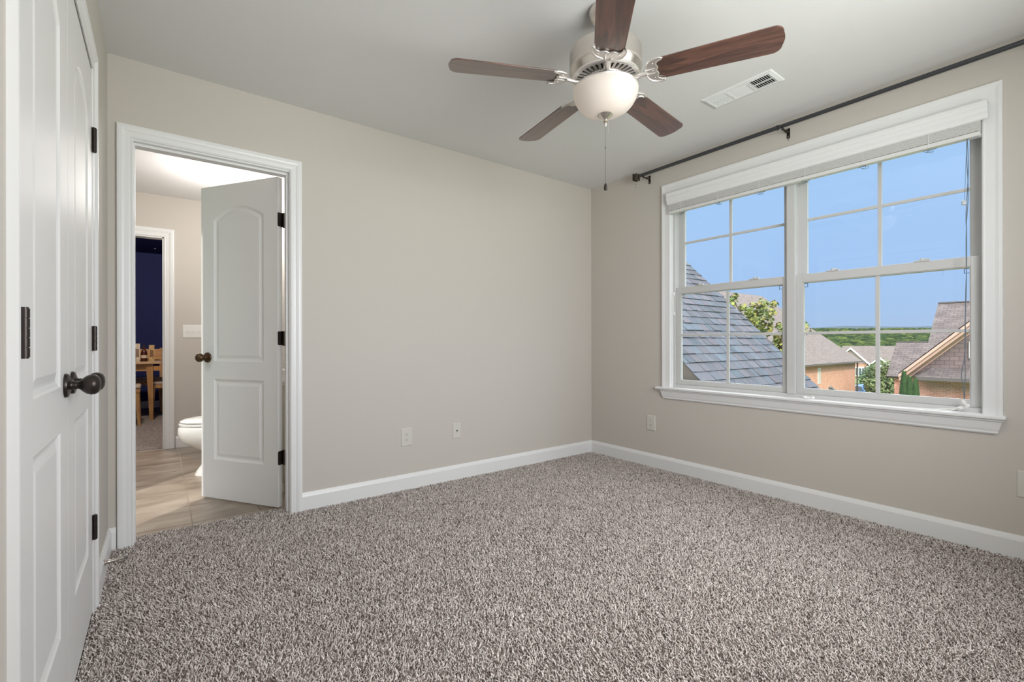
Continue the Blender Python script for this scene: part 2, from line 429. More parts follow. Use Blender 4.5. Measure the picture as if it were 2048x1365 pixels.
# ------------------------------------------------------------------ panelled door leaf (local: x 0..w along leaf, y 0..th, z 0..h)
def panel_outline(x0, x1, z0, z1, rise, n=18):
    pts = [(x0, z0), (x1, z0), (x1, z1-rise)]
    if rise > 0:
        for k in range(1, n):
            u = k/n; x = x1+(x0-x1)*u
            pts.append((x, z1-rise+rise*math.sin(PI*u)**.75 if False else z1-rise+rise*(1-(2*u-1)**2)))
        pts.append((x0, z1-rise))
    else:
        pts.append((x0, z1-rise))
    return pts
def inset(pts, d):
    n = len(pts); out = []
    for i in range(n):
        p0 = Vector(pts[i-1]); p1 = Vector(pts[i]); p2 = Vector(pts[(i+1) % n])
        e1 = (p1-p0).normalized(); e2 = (p2-p1).normalized()
        n1 = Vector((-e1.y, e1.x)); n2 = Vector((-e2.y, e2.x)); m = (n1+n2).normalized(); k = d/max(.3, m.dot(n1))
        out.append(tuple(p1+m*k))
    return out
def door_leaf(name, wd, ht, th, panels, mat, zb=.012):
    """panels: list of outlines on both faces, each a recessed moulding then a raised field"""
    import bmesh
    me = bpy.data.meshes.new(name); bm = bmesh.new()
    from mathutils.geometry import tessellate_polygon
    def face_side(y, sgn):
        outer = [(0, zb), (wd, zb), (wd, ht), (0, ht)]
        loops = [outer]+[p for p in panels]
        polys = [[Vector((x, 0, z)) for x, z in l] for l in loops]
        tris = tessellate_polygon(polys)
        flat = [v for l in loops for v in l]
        vs = [bm.verts.new((x, y, z)) for x, z in flat]
        for t in tris:
            try: bm.faces.new([vs[i] for i in t])
            except ValueError: pass
        k = 4
        for p in panels:
            base = vs[k:k+len(p)]; k += len(p)
            prev = base
            for dd, dep in ((.006, .004), (.016, .0075), (.022, .0075), (.040, .0025)):
                q = inset(p, dd)
                cur = [bm.verts.new((x, y+sgn*dep, z)) for x, z in q]
                for i in range(len(p)):
                    j = (i+1) % len(p); bm.faces.new((prev[i], prev[j], cur[j], cur[i]))
                prev = cur
            bm.faces.new(prev)
        return vs[:4]
    a = face_side(0, 1); c = face_side(th, -1)
    for i in range(4):
        j = (i+1) % 4; bm.faces.new((a[i], a[j], c[j], c[i]))
    bmesh.ops.recalc_face_normals(bm, faces=bm.faces[:])
    bm.to_mesh(me); bm.free(); me.materials.append(mat)
    return me
def add_mesh(name, me, parent):
    o = bpy.data.objects.new(name, me); COL.objects.link(o); o.parent = parent; return o

def knob_mb(M_, sc=1.0):
    """axis +z out of the door"""
    m = MB()
    m.lathe([(0, 0), (.033, 0), (.0335, .003), (.031, .008), (.022, .011), (.0135, .013), (.0115, .018), (.0125, .0215), (.0105, .025), (.0115, .030), (.019, .037), (.0255, .045), (.0285, .054), (.0275, .063), (.0225, .070), (.013, .0745), (0, .076)], 36, M_@Matrix.Scale(sc, 4))
    return m

# ---- bathroom door, standing open into the bathroom
DW, DH, DT = 0.646, 2.036, 0.035
pan_top = lambda wd: panel_outline(.112, wd-.112, .900, 1.890, .075)
pan_bot = lambda wd: panel_outline(.112, wd-.112, .265, .785, 0)
hx, hy = 0.6105, 3.143
dr = empty('door_1', (hx, hy, 0), math.radians(123.4), kind='structure')
me = door_leaf('door_leaf', DW, DH, DT, [pan_top(DW), pan_bot(DW)], M['door'], zb=.014)
# local: x along leaf from hinge, y: 0 = pivot side face ... +y turned towards bedroom when closed (leaf closed points -X => +y local = -Y world)
leaf = add_mesh('door_leaf', me, dr); leaf.location = (.010, 0, 0)
for side, mt in ((1, 'bronze_warm'), (-1, 'bronze_warm')):
    y = DT if side > 0 else 0
    Mk = Matrix.Translation((DW-.048, y, .925)) @ Matrix.Rotation(-side*PI/2, 4, 'X')
    o = knob_mb(Mk).build('door_knob', M['bronze_warm'], dr, local=True, smooth=True)
    o['label'] = 'aged bronze door knob'
b = MB(); b.box(DW+.0095, DW+.0112, .006, .028, .895, .955); b.build('latch_plate', M['bronze_warm'], dr, local=True)
for z in (.268, 1.003, 1.732):
    b = MB()
    # plate let into the hinge edge of the door, rounded corners
    pts = []
    for cx, cz, a0 in ((.026, .010, -90), (.026, .079, 0)):
        for k in range(5):
            a = math.radians(a0+k*22.5); pts.append((cx+.008*math.cos(a), cz+.008*math.sin(a)*1.0))
    pts = [(0.0, .002)]+pts+[(0.0, .087)]
    b.prism([(py+.0005, pz+z) for py, pz in pts], .0083, .0105, 'x'); b.box(-.001, .0085, -.003, .001, z, z+.089)
    b.tube([(-.001, -.003, z), (-.001, -.003, z+.089)], .0065, 12)
    b.tube([(-.001, -.003, z-.003), (-.001, -.003, z)], .0045, 10)
    # plate on the jamb, in local coordinates of the open leaf
    o = b.build('hinge', M['bronze'], dr, local=True, smooth=True); o['label'] = 'dark bronze hinge'

# ---- closet double doors, closed
CW = (CY1-CY0-.006)/2; CH = 2.036
def closet_leaf(name, y0, flip):
    r = empty(name, (L+.001, y0, 0), PI/2, kind='structure')   # local x -> +Y, local y -> -X
    me = door_leaf('door_leaf', CW-.002, CH, .035, [panel_outline(.125, CW-.127, .905, 1.90, .075), panel_outline(.125, CW-.127, .265, .79, 0)], M['door'], zb=.016)
    add_mesh('door_leaf', me, r)
    kx = CW-.058 if not flip else .058
    Mk = Matrix.Translation((kx, 0, .905)) @ Matrix.Rotation(PI/2, 4, 'X')
    o = knob_mb(Mk, .97).build('door_knob', M['bronze'], r, local=True, smooth=True); o['label'] = 'dark bronze egg-shaped knob'
    hx_ = 0.0 if not flip else CW-.002
    for z in (.285, .992, 1.735):
        b = MB(); s = 1 if not flip else -1
        segs = [0, .018, .036, .053, .071, .089]
        for i in range(5):
            b.tube([(hx_+s*.004, -.0075, z+segs[i]+.0006), (hx_+s*.004, -.0075, z+segs[i+1]-.0006)], .0075, 14)
        b.tube([(hx_+s*.004, -.0075, z-.002), (hx_+s*.004, -.0075, z+.091)], .006, 10)
        b.box(hx_-.014, hx_+.014, -.0025, 0.004, z, z+.089)
        
        o = b.build('hinge', M['bronze'], r, local=True, smooth=True); o['label'] = 'dark bronze butt hinge'
    return r
closet_leaf('door_2', CY0+.002, False)
closet_leaf('door_3', CY0+.004+CW, True)

# spring door stop on the left baseboard
ds = empty('door_stop', (L+.0135, 2.63, .083), label='small grey spring door stop sticking out of the left baseboard by the bathroom doorway', cat='door stop')
b = MB(); b.lathe([(0, 0), (.013, 0), (.013, .003), (.008, .007), (0, .007)], 20, Matrix.Translation(ds.location) @ Matrix.Rotation(PI/2, 4, 'Y')); b.build('base_plate', M['nickel'], ds, smooth=True)
b = MB(); pts = []
for k in range(0, 17*12+1):
    t = k/(17*12); a = 2*PI*17*t; rr = .0085-.004*t
    pts.append((L+.018+.062*t, 2.63+rr*math.cos(a), .083+.004*t+rr*math.sin(a)))
b.tube(pts, .0016, 6); b.tube([(L+.017, 2.63, .083), (L+.08, 2.63, .087)], [.0065, .003], 10)
b.build('spring', M['nickel'], ds, smooth=True)
b = MB(); b.tube([(L+.078, 2.63, .087), (L+.092, 2.63, .088)], [.0065, .0055], 14); b.build('rubber_tip', pmat('grey_rubber', (.16, .155, .15), .7), ds, smooth=True)

# ================================================================== carpet pile (real twisted tufts)
def carpet_pile(name, x0, x1, y0, y1, step, hgt, wid):
    nx = int((x1-x0)/step); ny = int((y1-y0)/step)
    gx, gy = np.meshgrid(np.linspace(x0, x1, nx), np.linspace(y0, y1, ny))
    gx = gx.ravel()+RNG.uniform(-.5, .5, gx.size)*step; gy = gy.ravel()+RNG.uniform(-.5, .5, gy.size)*step
    gx = np.clip(gx, x0, x1); gy = np.clip(gy, y0, y1); n = gx.size
    # lean of the tufts follows slow swirls plus chance
    fx = np.sin(gx*3.1+1.7*np.sin(gy*2.3))+np.sin(gy*4.7+gx*1.3); 
    an = RNG.uniform(0, 2*PI, n)
    ln = RNG.uniform(.25, 1.15, n)*hgt
    h = hgt*RNG.uniform(.65, 1.15, n)
    tx = gx+np.cos(an)*ln+.002*fx; ty = gy+np.sin(an)*ln
    tx = np.clip(tx, x0, x1); ty = np.clip(ty, y0, y1)
    rot = RNG.uniform(0, 2*PI, n); wv = wid*RNG.uniform(.7, 1.25, n)
    V = np.zeros((n, 6, 3))
    for k in range(3):
        a = rot+k*2*PI/3
        V[:, k, 0] = np.clip(gx+np.cos(a)*wv*.8, x0-.001, x1+.001); V[:, k, 1] = np.clip(gy+np.sin(a)*wv*.8, y0-.001, y1+.001); V[:, k, 2] = 0
        a2 = a+.9
        V[:, 3+k, 0] = np.clip(tx+np.cos(a2)*wv*.55, x0-.002, x1+.002); V[:, 3+k, 1] = np.clip(ty+np.sin(a2)*wv*.55, y0-.002, y1+.002); V[:, 3+k, 2] = h+np.cos(a)*.0012
    F = np.array([[0, 1, 4, 3], [1, 2, 5, 4], [2, 0, 3, 5]]); Tt = np.array([[3, 4, 5]])
    base = (np.arange(n)*6)[:, None, None]
    quads = (F[None]+base).reshape(-1, 4); tris = (Tt[None]+base).reshape(-1, 3)
    me = bpy.data.meshes.new(name)
    me.vertices.add(n*6); me.vertices.foreach_set('co', V.ravel())
    nl = quads.size+tris.size; me.loops.add(nl); me.loops.foreach_set('vertex_index', np.concatenate([quads.ravel(), tris.ravel()]).astype(np.int32))
    npoly = len(quads)+len(tris); me.polygons.add(npoly)
    st = np.concatenate([np.arange(len(quads))*4, quads.size+np.arange(len(tris))*3]).astype(np.int32)
    me.polygons.foreach_set('loop_start', st)
    me.update(calc_edges=True); me.validate()
    # yarn colours: mixed greys, taupes and a little brown
    pal = np.array([[.44, .415, .40], [.56, .535, .52], [.34, .305, .29], [.225, .19, .175], [.50, .465, .455], [.64, .62, .605], [.13, .105, .095]])
    ci = RNG.choice(len(pal), n, p=[.22, .20, .17, .10, .16, .10, .05])
    c = pal[ci]*RNG.uniform(.9, 1.1, (n, 1))*PILE*np.array([1.03, .99, .978])
    ca = me.color_attributes.new('tint', 'FLOAT_COLOR', 'POINT')
    cc = np.ones((n, 6, 4)); cc[:, :, :3] = c[:, None, :]
    ca.data.foreach_set('color', cc.ravel())
    me.materials.append(M['pile'])
    o = bpy.data.objects.new(name, me); COL.objects.link(o)
    return o
PILE = 1.42
cp = carpet_pile('carpet_pile', L+.002, W-.002, R0+.2, D-.002, .0072, .0100, .0036)
tag(cp, 'thick speckled grey and taupe cut pile covering the whole bedroom floor', 'carpet', kind='stuff')
cp2 = carpet_pile('carpet_pile', DX0+.014, DX1-.014, D, D+.121, .0066, .0095, .0032)
cp2.parent = cp

# ================================================================== WINDOW
win = empty('window_1', (W, (WY0+WY1)/2, WZ0), kind='structure')
V = M['vinyl']
# casing (three sides), stool, apron
WCAS = [(0, 0), (0, .010), (.005, .013), (.012, .012), (.045, .014), (.058, .018), (.070, .019), (.0705, 0)]
b = MB(); b.frame_sweep(WCAS, (.428, WY1-.006, .667, WZ1-.004), lambda a, z, t: (W-t, a, z)); b.build('casing', M['trim'], win)
b = MB(); b.box(W-.048, W+.06, .345, 2.285, .648, .667); b.build('stool', M['trim'], win, bevel=.006)
# apron: crown-like section with mitred returns
ap = [(0.0, .648), (.034, .648), (.034, .640), (.028, .634), (.024, .618), (.019, .598), (.015, .588), (.015, .580), (.009, .573), (0.0, .573)]
vs = []; fs = []
for yy, sg in ((.353, -1), (2.253, 1)):
    for t, z in ap: vs.append((W-t, yy+sg*(-(.034-t)*1.0)*1.15 if True else 0, z))
n = len(ap); fs = [tuple(range(n)), tuple(range(n, 2*n))[::-1]]+[(i, (i+1) % n, n+(i+1) % n, n+i) for i in range(n)]
# real return ends: wider at the top than the bottom
b = MB(); b.add(vs, fs); b.build('apron', M['trim'], win)
# extension jambs of the opening
b = MB(); b.box(W, W+.075, WY0, WY0+.012, .667, WZ1-.006); b.box(W, W+.075, WY1-.012, WY1, .667, WZ1-.006); b.box(W, W+.075, WY0, WY1, WZ1-.012, WZ1)
b.build('jamb_liner', M['trim'], win)
# main frame
fx0, fx1 = W+.012, W+.125
F0, F1 = WY0+.012, WY1-.012           # .432 .. 2.16
ym0, ym1 = 1.278, 1.318              # mullion
b = MB()
b.box(fx0+.01, fx1, F0, F0+.016, .667, WZ1-.012); b.box(fx0+.01, fx1, F1-.016, F1, .667, WZ1-.012)
b.box(fx0+.01, fx1, ym0, ym1, .667, WZ1-.012)
b.box(fx0+.01, fx1, F0, F1, WZ1-.03, WZ1-.012); b.box(fx0+.006, fx1, F0, F1, .655, .690)
b.box(fx0-.004, fx0+.012, ym0-.004, ym1+.004, .690, WZ1-.03)
b.build('window_frame', V, win, bevel=.0015)
def sash(y0, y1, z0, z1, x0, x1, stile, top, bot, name, midz, mw=.02, latch=False):
    b = MB()
    b.box(x0, x1, y0, y0+stile, z0, z1); b.box(x0, x1, y1-stile, y1, z0, z1)
    b.box(x0, x1, y0+stile, y1-stile, z0, z0+bot); b.box(x0, x1, y0+stile, y1-stile, z1-top, z1)
    xm = (x0+x1)/2
    # inner glazing bead, a thin step
    b.box(xm-.011, xm+.011, y0+stile, y0+stile+.005, z0+bot, z1-top); b.box(xm-.011, xm+.011, y1-stile-.005, y1-stile, z0+bot, z1-top)
    b.box(xm-.011, xm+.011, y0+stile, y1-stile, z0+bot, z0+bot+.004); b.box(xm-.011, xm+.011, y0+stile, y1-stile, z1-top-.004, z1-top)
    o = b.build(name, V, win, bevel=.002)
    g0, g1, h0, h1 = y0+stile+.005, y1-stile-.005, z0+bot+.004, z1-top-.004
    ymid = (g0+g1)/2; b = MB()
    b.box(xm-.006, xm+.006, ymid-mw/2, ymid+mw/2, h0, h1)
    b.box(xm-.0055, xm+.0055, g0, ymid-mw/2, midz-mw*.42, midz+mw*.42); b.box(xm-.0055, xm+.0055, ymid+mw/2, g1, midz-mw*.42, midz+mw*.42)
    b.build('muntin', V, o, bevel=.0015)
    b = MB(); b.box(xm-.0015, xm+.0015, g0, g1, h0, h1); b.build('pane', M['pane'], o)
    if latch:
        for yy in (y0+(y1-y0)*.27, y0+(y1-y0)*.76):
            b = MB(); b.box(x0-.006, x1-.008, yy-.032, yy+.032, z1, z1+.006); b.lathe([(0, 0), (.011, 0), (.011, .010), (0, .012)], 16, Matrix.Translation((x0+.012, yy, z1+.006)))
            b.box(x0+.004, x0+.012, yy-.03, yy+.006, z1+.008, z1+.014)
            b.build('sash_lock', V, o, smooth=True)
        for yy, s in ((g1, -1), (g0, 1)):
            b = MB(); q0, q1 = yy+s*.001, yy+s*.021; zc = h1
            for (a, c, d, e) in ((q0, q1, zc-.028, zc-.026), (q0, q1, zc-.006, zc-.004), (q1-s*.002, q1, zc-.028, zc-.004)):
                b.box(xm-.004, xm-.0018, a, c, d, e)
            b.build('corner_clip', M['bronze'], o)
    return o
for (u0, u1) in ((ym1, F1-.016), (F0+.016, ym0)):
    sash(u0-.002, u1+.002, 1.395, WZ1-.03, W+.078, W+.106, .046, .045, .045, 'upper_sash', 1.797)
    sash(u0-.001, u1+.001, .690, 1.447, W+.034, W+.064, .040, .050, .034, 'lower_sash', 1.075, latch=True)

# ------------------------------------------------------------------ blind
bl = empty('window_blind', (W-.03, 1.29, 2.18), label='white wooden slat blind raised to the top of the window, under a moulded valance', cat='window blind')
vy0, vy1 = .402, 2.165
val = [(0, 2.175), (.047, 2.175), (.050, 2.170), (.044, 2.160), (.040, 2.148), (.043, 2.138), (.041, 2.120), (.034, 2.108), (.031, 2.092), (.026, 2.088), (.022, 2.088), (.022, 2.165), (0, 2.165)]
b = MB(); b.prism([(W-.0195-t, z) for t, z in val], vy0, vy1, 'y'); b.build('valance', M['trim'], bl)
b = MB(); b.box(W-.038, W-.0195, .44, 2.15, 2.13, 2.165); b.build('head_rail', M['slat'], bl)
z = 2.042
k = 0
while z < 2.128:
    b = MB(); dx = random.uniform(-.001, .001); b.box(W-.052+dx+.01, W-.001+dx, .430, 2.158, z, z+.0028)
    b.build('slat', M['slat'], bl); z += .0044; k += 1
b = MB(); b.box(W-.042, W+.001, .430, 2.158, 2.018, 2.040); b.build('bottom_rail', M['slat'], bl, bevel=.004)
LY = [.62, .90, 1.20, 1.47, 1.76, 2.05]
for yy in LY:
    b = MB()
    for xx in (W-.0435,): b.tube([(xx, yy, 2.135), (xx, yy, 2.03), (xx+.004, yy, 2.017)], .0009, 5)
    b.tube([(W-.002, yy, 2.018), (W-.002, yy, 2.135)], .0009, 5)
    b.build('ladder_tape', M['cordwhite'], bl); b = MB()
    pts = [(W-.02, yy+.03*math.sin(t*2.1+yy*7)*(1-t/7), 2.017-.016*math.sin(t*.5)**2-.004*math.sin(t*3)) for t in np.linspace(0, 6.28, 30)]
    b.tube(pts, .0012, 5); b.build('ladder_cord', M['cord'], bl)
# lift cords and tilt cord at the right side
b = MB()
zs = np.linspace(2.08, .735, 60)
for ph, am in ((0, .004), (1.7, .003)):
    pts = [(W-.030+.001*ph, .476+am*math.sin((2.08-z_)*14+ph)*(1 if z_ > 1.6 else .35)+(.012*math.exp(-((z_-.86)/.07)**2) if ph else 0)+ .014*(2.08-z_)/1.35-.002, z_) for z_ in zs]
    b.tube(pts, .0016, 6)
b.build('lift_cord', M['cord'], bl, smooth=True)
b = MB(); b.tube([(W-.034, .478, 2.0), (W-.034, .486, 1.72)], .0009, 5)
b.build('tilt_cord', M['cord'], bl)
b = MB(); b.lathe([(0, 0), (.008, 0), (.010, .004), (.010, .018), (.006, .024), (0, .026)], 14, Matrix.Translation((W-.034, .488, 1.695))); b.build('tassel', pmat('clear_plastic', (.55, .62, .68), .15), bl, smooth=True)
b = MB()
for (x, y, z, rz) in ((W-.026, .480, .700, .5), (W-.030, .503, .688, 1.2), (W-.022, .492, .716, -.4)):
    b.lathe([(0, -.012), (.007, -.011), (.010, -.004), (.009, .006), (.005, .012), (0, .013)], 14, Matrix.Translation((x, y, z)) @ Matrix.Rotation(rz, 4, 'X'))
b.tube([(W-.03, .497, .690), (W-.028, .54, .674), (W-.03, .62, .6695), (W-.028, .70, .6695)], .002, 8)
b.tube([(W-.025, .497, .690), (W-.024, .55, .680), (W-.022, .60, .671), (W-.02, .66, .6695)], .002, 8)
b.build('cord_knob', M['cordwhite'], bl, smooth=True)

cc = empty('cord_cleat', (W-.02, 1.19, .667), label='small white plastic cord cleat lying on the window stool below the mullion', cat='cord cleat')
b = MB(); b.tube([(W-.020, 1.215, .674), (W-.022, 1.19, .675), (W-.02, 1.17, .676)], [.006, .0075, .005], 10); b.lathe([(0, -.007), (.009, -.005), (.010, 0), (.009, .005), (0, .007)], 14, Matrix.Translation((W-.021, 1.205, .677)))
b.lathe([(0, -.008), (.008, -.005), (.0105, 0), (.008, .005), (0, .008)], 14, Matrix.Translation((W-.019, 1.163, .678)))
b.build('cleat_body', M['cordwhite'], cc, smooth=True)
cc = empty('cord_cleat', (W+.02, 2.158, 1.31), label='white cord cleat fixed upright on the left window jamb', cat='cord cleat')
b = MB(); b.tube([(W+.022, 2.155, 1.40), (W+.022, 2.155, 1.24)], .0025, 8)
for zz in (1.40, 1.245): b.lathe([(0, -.016), (.005, -.014), (.0075, 0), (.005, .012), (0, .016)], 12, Matrix.Translation((W+.020, 2.152, zz)))
b.build('cleat_body', M['cordwhite'], cc, smooth=True)

# ------------------------------------------------------------------ curtain rod
cr_ = empty('curtain_rod', (W, 1.31, 2.35), label='dark grey metal curtain rod with square finial across the top of the window wall', cat='curtain rod')
rx = W-.088; rz = 2.374
b = MB(); b.tube([(rx, 2.40, rz), (rx, 1.335, rz)], .0128, 20); b.build('outer_tube', M['rod'], cr_, smooth=True)
b = MB(); b.tube([(rx, 1.335, rz), (rx, -.28, rz)], .0118, 20)
b.tube([(rx, 1.352, rz), (rx, 1.330, rz)], [.0130, .0162], 20); b.build('inner_tube', M['rod'], cr_, smooth=True)
b = MB(); b.tube([(rx, 2.39, rz), (rx, 2.415, rz)], [.0145, .0145], 4)
for (y0, r0), (y1, r1) in (((2.402, .014), (2.412, .027)), ((2.412, .027), (2.418, .027)), ((2.418, .022), (2.438, .022)), ((2.438, .028), (2.444, .028)), ((2.444, .026), (2.462, .008))):
    q0 = [(-r0, y0, -r0), (r0, y0, -r0), (r0, y0, r0), (-r0, y0, r0)]; q1 = [(-r1, y1, -r1), (r1, y1, -r1), (r1, y1, r1), (-r1, y1, r1)]
    b.add([(rx+p[0], p[1], rz-.004+p[2]) for p in q0+q1], [(0, 1, 2, 3), (4, 7, 6, 5), (0, 4, 5, 1), (1, 5, 6, 2), (2, 6, 7, 3), (3, 7, 4, 0)])
b.build('finial', M['rodbronze'], cr_)
for yy in (2.362, 1.306, .25):
    b = MB(); b.box(W-.003, W, yy-.009, yy+.009, 2.318, 2.384)
    b.box(W-.05, W-.0, yy-.007, yy+.007, 2.352, 2.358)
    b.slab([(W-.003, yy-.007, 2.384), (W-.003, yy+.007, 2.384), (W-.05, yy+.007, 2.358), (W-.05, yy-.007, 2.358)], (0, 0, -.004))
    b.box(W-.088, W-.045, yy-.007, yy+.007, 2.353, 2.3575)
    pts = [(rx+.0145*math.cos(a), yy, rz+.0145*math.sin(a)) for a in np.linspace(PI*1.05, PI*1.95, 12)]
    b.tube(pts, .003, 8)
    o = b.build('bracket', M['bronze'], cr_)
    for zz in (2.362, 2.328):
        b = MB(); b.lathe([(0, 0), (.0032, .0005), (.0032, .001)], 10, Matrix.Translation((W-.0035, yy, zz)) @ Matrix.Rotation(-PI/2, 4, 'Y')); b.build('screw', M['nickel_lt'], o)
for (yy, zz, r) in ((2.505, 2.352, .0035), (2.503, 2.326, .003), (1.306, 2.309, .0035)):
    b = MB(); b.lathe([(0, 0), (r, 0), (r, .0008), (0, .001)], 10, Matrix.Translation((W, yy, zz)) @ Matrix.Rotation(-PI/2, 4, 'Y')); b.build('screw_hole', M['dark'], wr)

# ------------------------------------------------------------------ ceiling vent
cv = empty('ceiling_vent', (2.616, 1.315, H), label='white rectangular air register in the ceiling between fan and window', cat='air vent')
vx0, vx1, vy0_, vy1_ = 2.535, 2.697, 1.117, 1.513
b = MB()
ri = (vx0+.028, vx1-.028, vy0_+.028, vy1_-.028)
b.frame_sweep([(0, 0), (0, .008), (.006, .010), (.024, .005), (.028, .001), (.028, 0)], (ri[0], ri[1], ri[2], ri[3]), lambda a, c, t: (a, c, H-t), closed=True)
dv = [ri[2]+(ri[3]-ri[2])*f_ for f_ in (.30, .345, .655, .70)]
b.box(ri[0], ri[1], dv[0], dv[1], H-.009, H-.004); b.box(ri[0], ri[1], dv[2], dv[3], H-.009, H-.004)
b.build('frame', M['trim'], cv)
b = MB(); b.box(ri[0], ri[1], ri[2], ri[3], H-.0012, H-.0002); b.build('duct_shade_plate', M['dark'], cv)  # dark plate standing in for the shaded duct, ceiling not cut
def louvers(y0, y1, n, axis, tilt):
    b = MB()
    for k in range(n):
        if axis == 'x':
            yc = y0+(y1-y0)*(k+.5)/n
            R_ = Matrix.Translation(((ri[0]+ri[1])/2, yc, H-.0055)) @ Matrix.Rotation(tilt, 4, 'X')
            b.box(-(ri[1]-ri[0])/2, (ri[1]-ri[0])/2, -.0052, .0052, -.0005, .0005, R_)
        else:
            xc = ri[0]+(ri[1]-ri[0])*(k+.5)/n
            R_ = Matrix.Translation((xc, (y0+y1)/2, H-.0055)) @ Matrix.Rotation(tilt, 4, 'Y')
            b.box(-.0052, .0052, -(y1-y0)/2, (y1-y0)/2, -.0005, .0005, R_)
    b.build('louvers', M['trim'], cv)
louvers(ri[2], dv[0], 9, 'x', math.radians(40))
louvers(dv[1], dv[2], 12, 'y', math.radians(38))
louvers(dv[3], ri[3], 9, 'x', math.radians(-40))
for ya_, yb_ in ((ri[2], dv[0]), (dv[3], ri[3])):
    b = MB(); b.box((ri[0]+ri[1])/2-.0015, (ri[0]+ri[1])/2+.0015, ya_, yb_, H-.010, H-.004); b.build('cross_bar', M['trim'], cv)

# ------------------------------------------------------------------ wall plates; local: x across, y out of wall (towards -y), z up
def plate_mesh(root, wd, ht, mat):
    b = MB(); b.frame_sweep([(0, .0058), (.003, .0052), (.006, .002), (.0063, 0), (0, 0)], (-wd/2+.0063, wd/2-.0063, -ht/2+.0063, ht/2-.0063), lambda a, c, t: (a, -t, c), closed=True)
    b.box(-wd/2+.006, wd/2-.006, -.0058, 0, -ht/2+.006, ht/2-.006); return b.build('cover_plate', mat, root, local=True)
def duplex(root):
    plate_mesh(root, .082, .124, M['plate'])
    for zc in (.0195, -.0195):
        b = MB(); pts = []
        for k in range(24):
            a = 2*PI*k/24; x = .0172*math.cos(a); z = .0172*math.sin(a); z = max(-.0135, min(.0135, z)); pts.append((x, z+zc))
        b.prism(pts, -.0075, -.005, 'y'); r = b.build('receptacle', M['plate'], root, local=True)
        b = MB()
        b.box(-.0075, -.0055, -.0080, -.0072, zc, zc+.008); b.box(.0055, .0075, -.0080, -.0072, zc+.001, zc+.0075)
        b.lathe([(0, 0), (.0026, 0), (.0026, .0008), (0, .0008)], 12, Matrix.Translation((0, -.0072, zc-.0065)) @ Matrix.Rotation(PI/2, 4, 'X'))
        b.build('slot', M['dark'], r, local=True)
    b = MB(); b.lathe([(0, 0), (.003, 0), (.0025, .0015), (0, .0018)], 12, Matrix.Translation((0, -.0057, 0)) @ Matrix.Rotation(PI/2, 4, 'X')); b.build('screw', M['plate'], root, local=True, smooth=True)
r = empty('power_outlet', (1.362, D, .367), 0, label='almond duplex power outlet low on the back wall, left of the cable jack', cat='power outlet'); duplex(r)
r = empty('power_outlet', (W, 2.352, .362), -PI/2, label='almond duplex power outlet low on the window wall below the left window casing', cat='power outlet'); duplex(r)
r = empty('cable_jack', (1.760, D, .364), 0, label='almond wall plate with one small round cable jack on the back wall', cat='wall plate')
plate_mesh(r, .070, .114, M['plate'])
b = MB(); b.lathe([(0, 0), (.006, 0), (.0055, .003), (.0038, .003), (.0038, .008), (.0012, .008), (.0012, .003), (0, .003)], 16, Matrix.Translation((0, -.0055, .002)) @ Matrix.Rotation(PI/2, 4, 'X')); b.build('coax_socket', M['rod'], r, local=True, smooth=True)
for zc in (.042, -.042):
    b = MB(); b.lathe([(0, 0), (.003, 0), (.0025, .0015), (0, .0018)], 12, Matrix.Translation((0, -.0057, zc)) @ Matrix.Rotation(PI/2, 4, 'X')); b.build('screw', M['plate'], r, local=True)
r = empty('blank_wall_plate', (W, .275, .355), -PI/2, label='plain almond wall plate low on the window wall at the right edge of the picture', cat='wall plate'); plate_mesh(r, .080, .126, M['plate'])
for zc in (.048, -.048):
    b = MB(); b.lathe([(0, 0), (.003, 0), (.0025, .0015), (0, .0018)], 12, Matrix.Translation((0, -.0057, zc)) @ Matrix.Rotation(PI/2, 4, 'X')); b.build('screw', M['plate'], r, local=True)

# ================================================================== CEILING FAN
FX, FY = FAN
fan = empty('ceiling_fan', (FX, FY, H), label='five-blade ceiling fan with walnut blades, brushed nickel motor and lit frosted glass bowl', cat='ceiling fan')
TF = Matrix.Translation((FX, FY, 0))
b = MB(); b.lathe([(0, H), (.068, H), (.070, H-.012), (.062, H-.035), (.040, H-.058), (.022, H-.066), (0, H-.066)], 40, TF); b.build('canopy', M['nickel'], fan, smooth=True)
b = MB(); b.lathe([(0, 2.376), (.0125, 2.376), (.0125, 2.30), (0, 2.30)], 20, TF); b.build('downrod', M['nickel'], fan, smooth=True)
b = MB(); b.lathe([(0, 2.315), (.028, 2.315), (.034, 2.300), (.060, 2.288), (.110, 2.279), (.140, 2.268), (.1465, 2.262), (.1465, 2.2585), (.149, 2.2575), (.1515, 2.250), (.1515, 2.190), (.1535, 2.186), (.1535, 2.180), (.149, 2.170), (.143, 2.158), (.139, 2.150), (.132, 2.149), (0, 2.149)], 72, TF)
mo = b.build('motor_housing', M['nickel'], fan, smooth=True, angle=30)
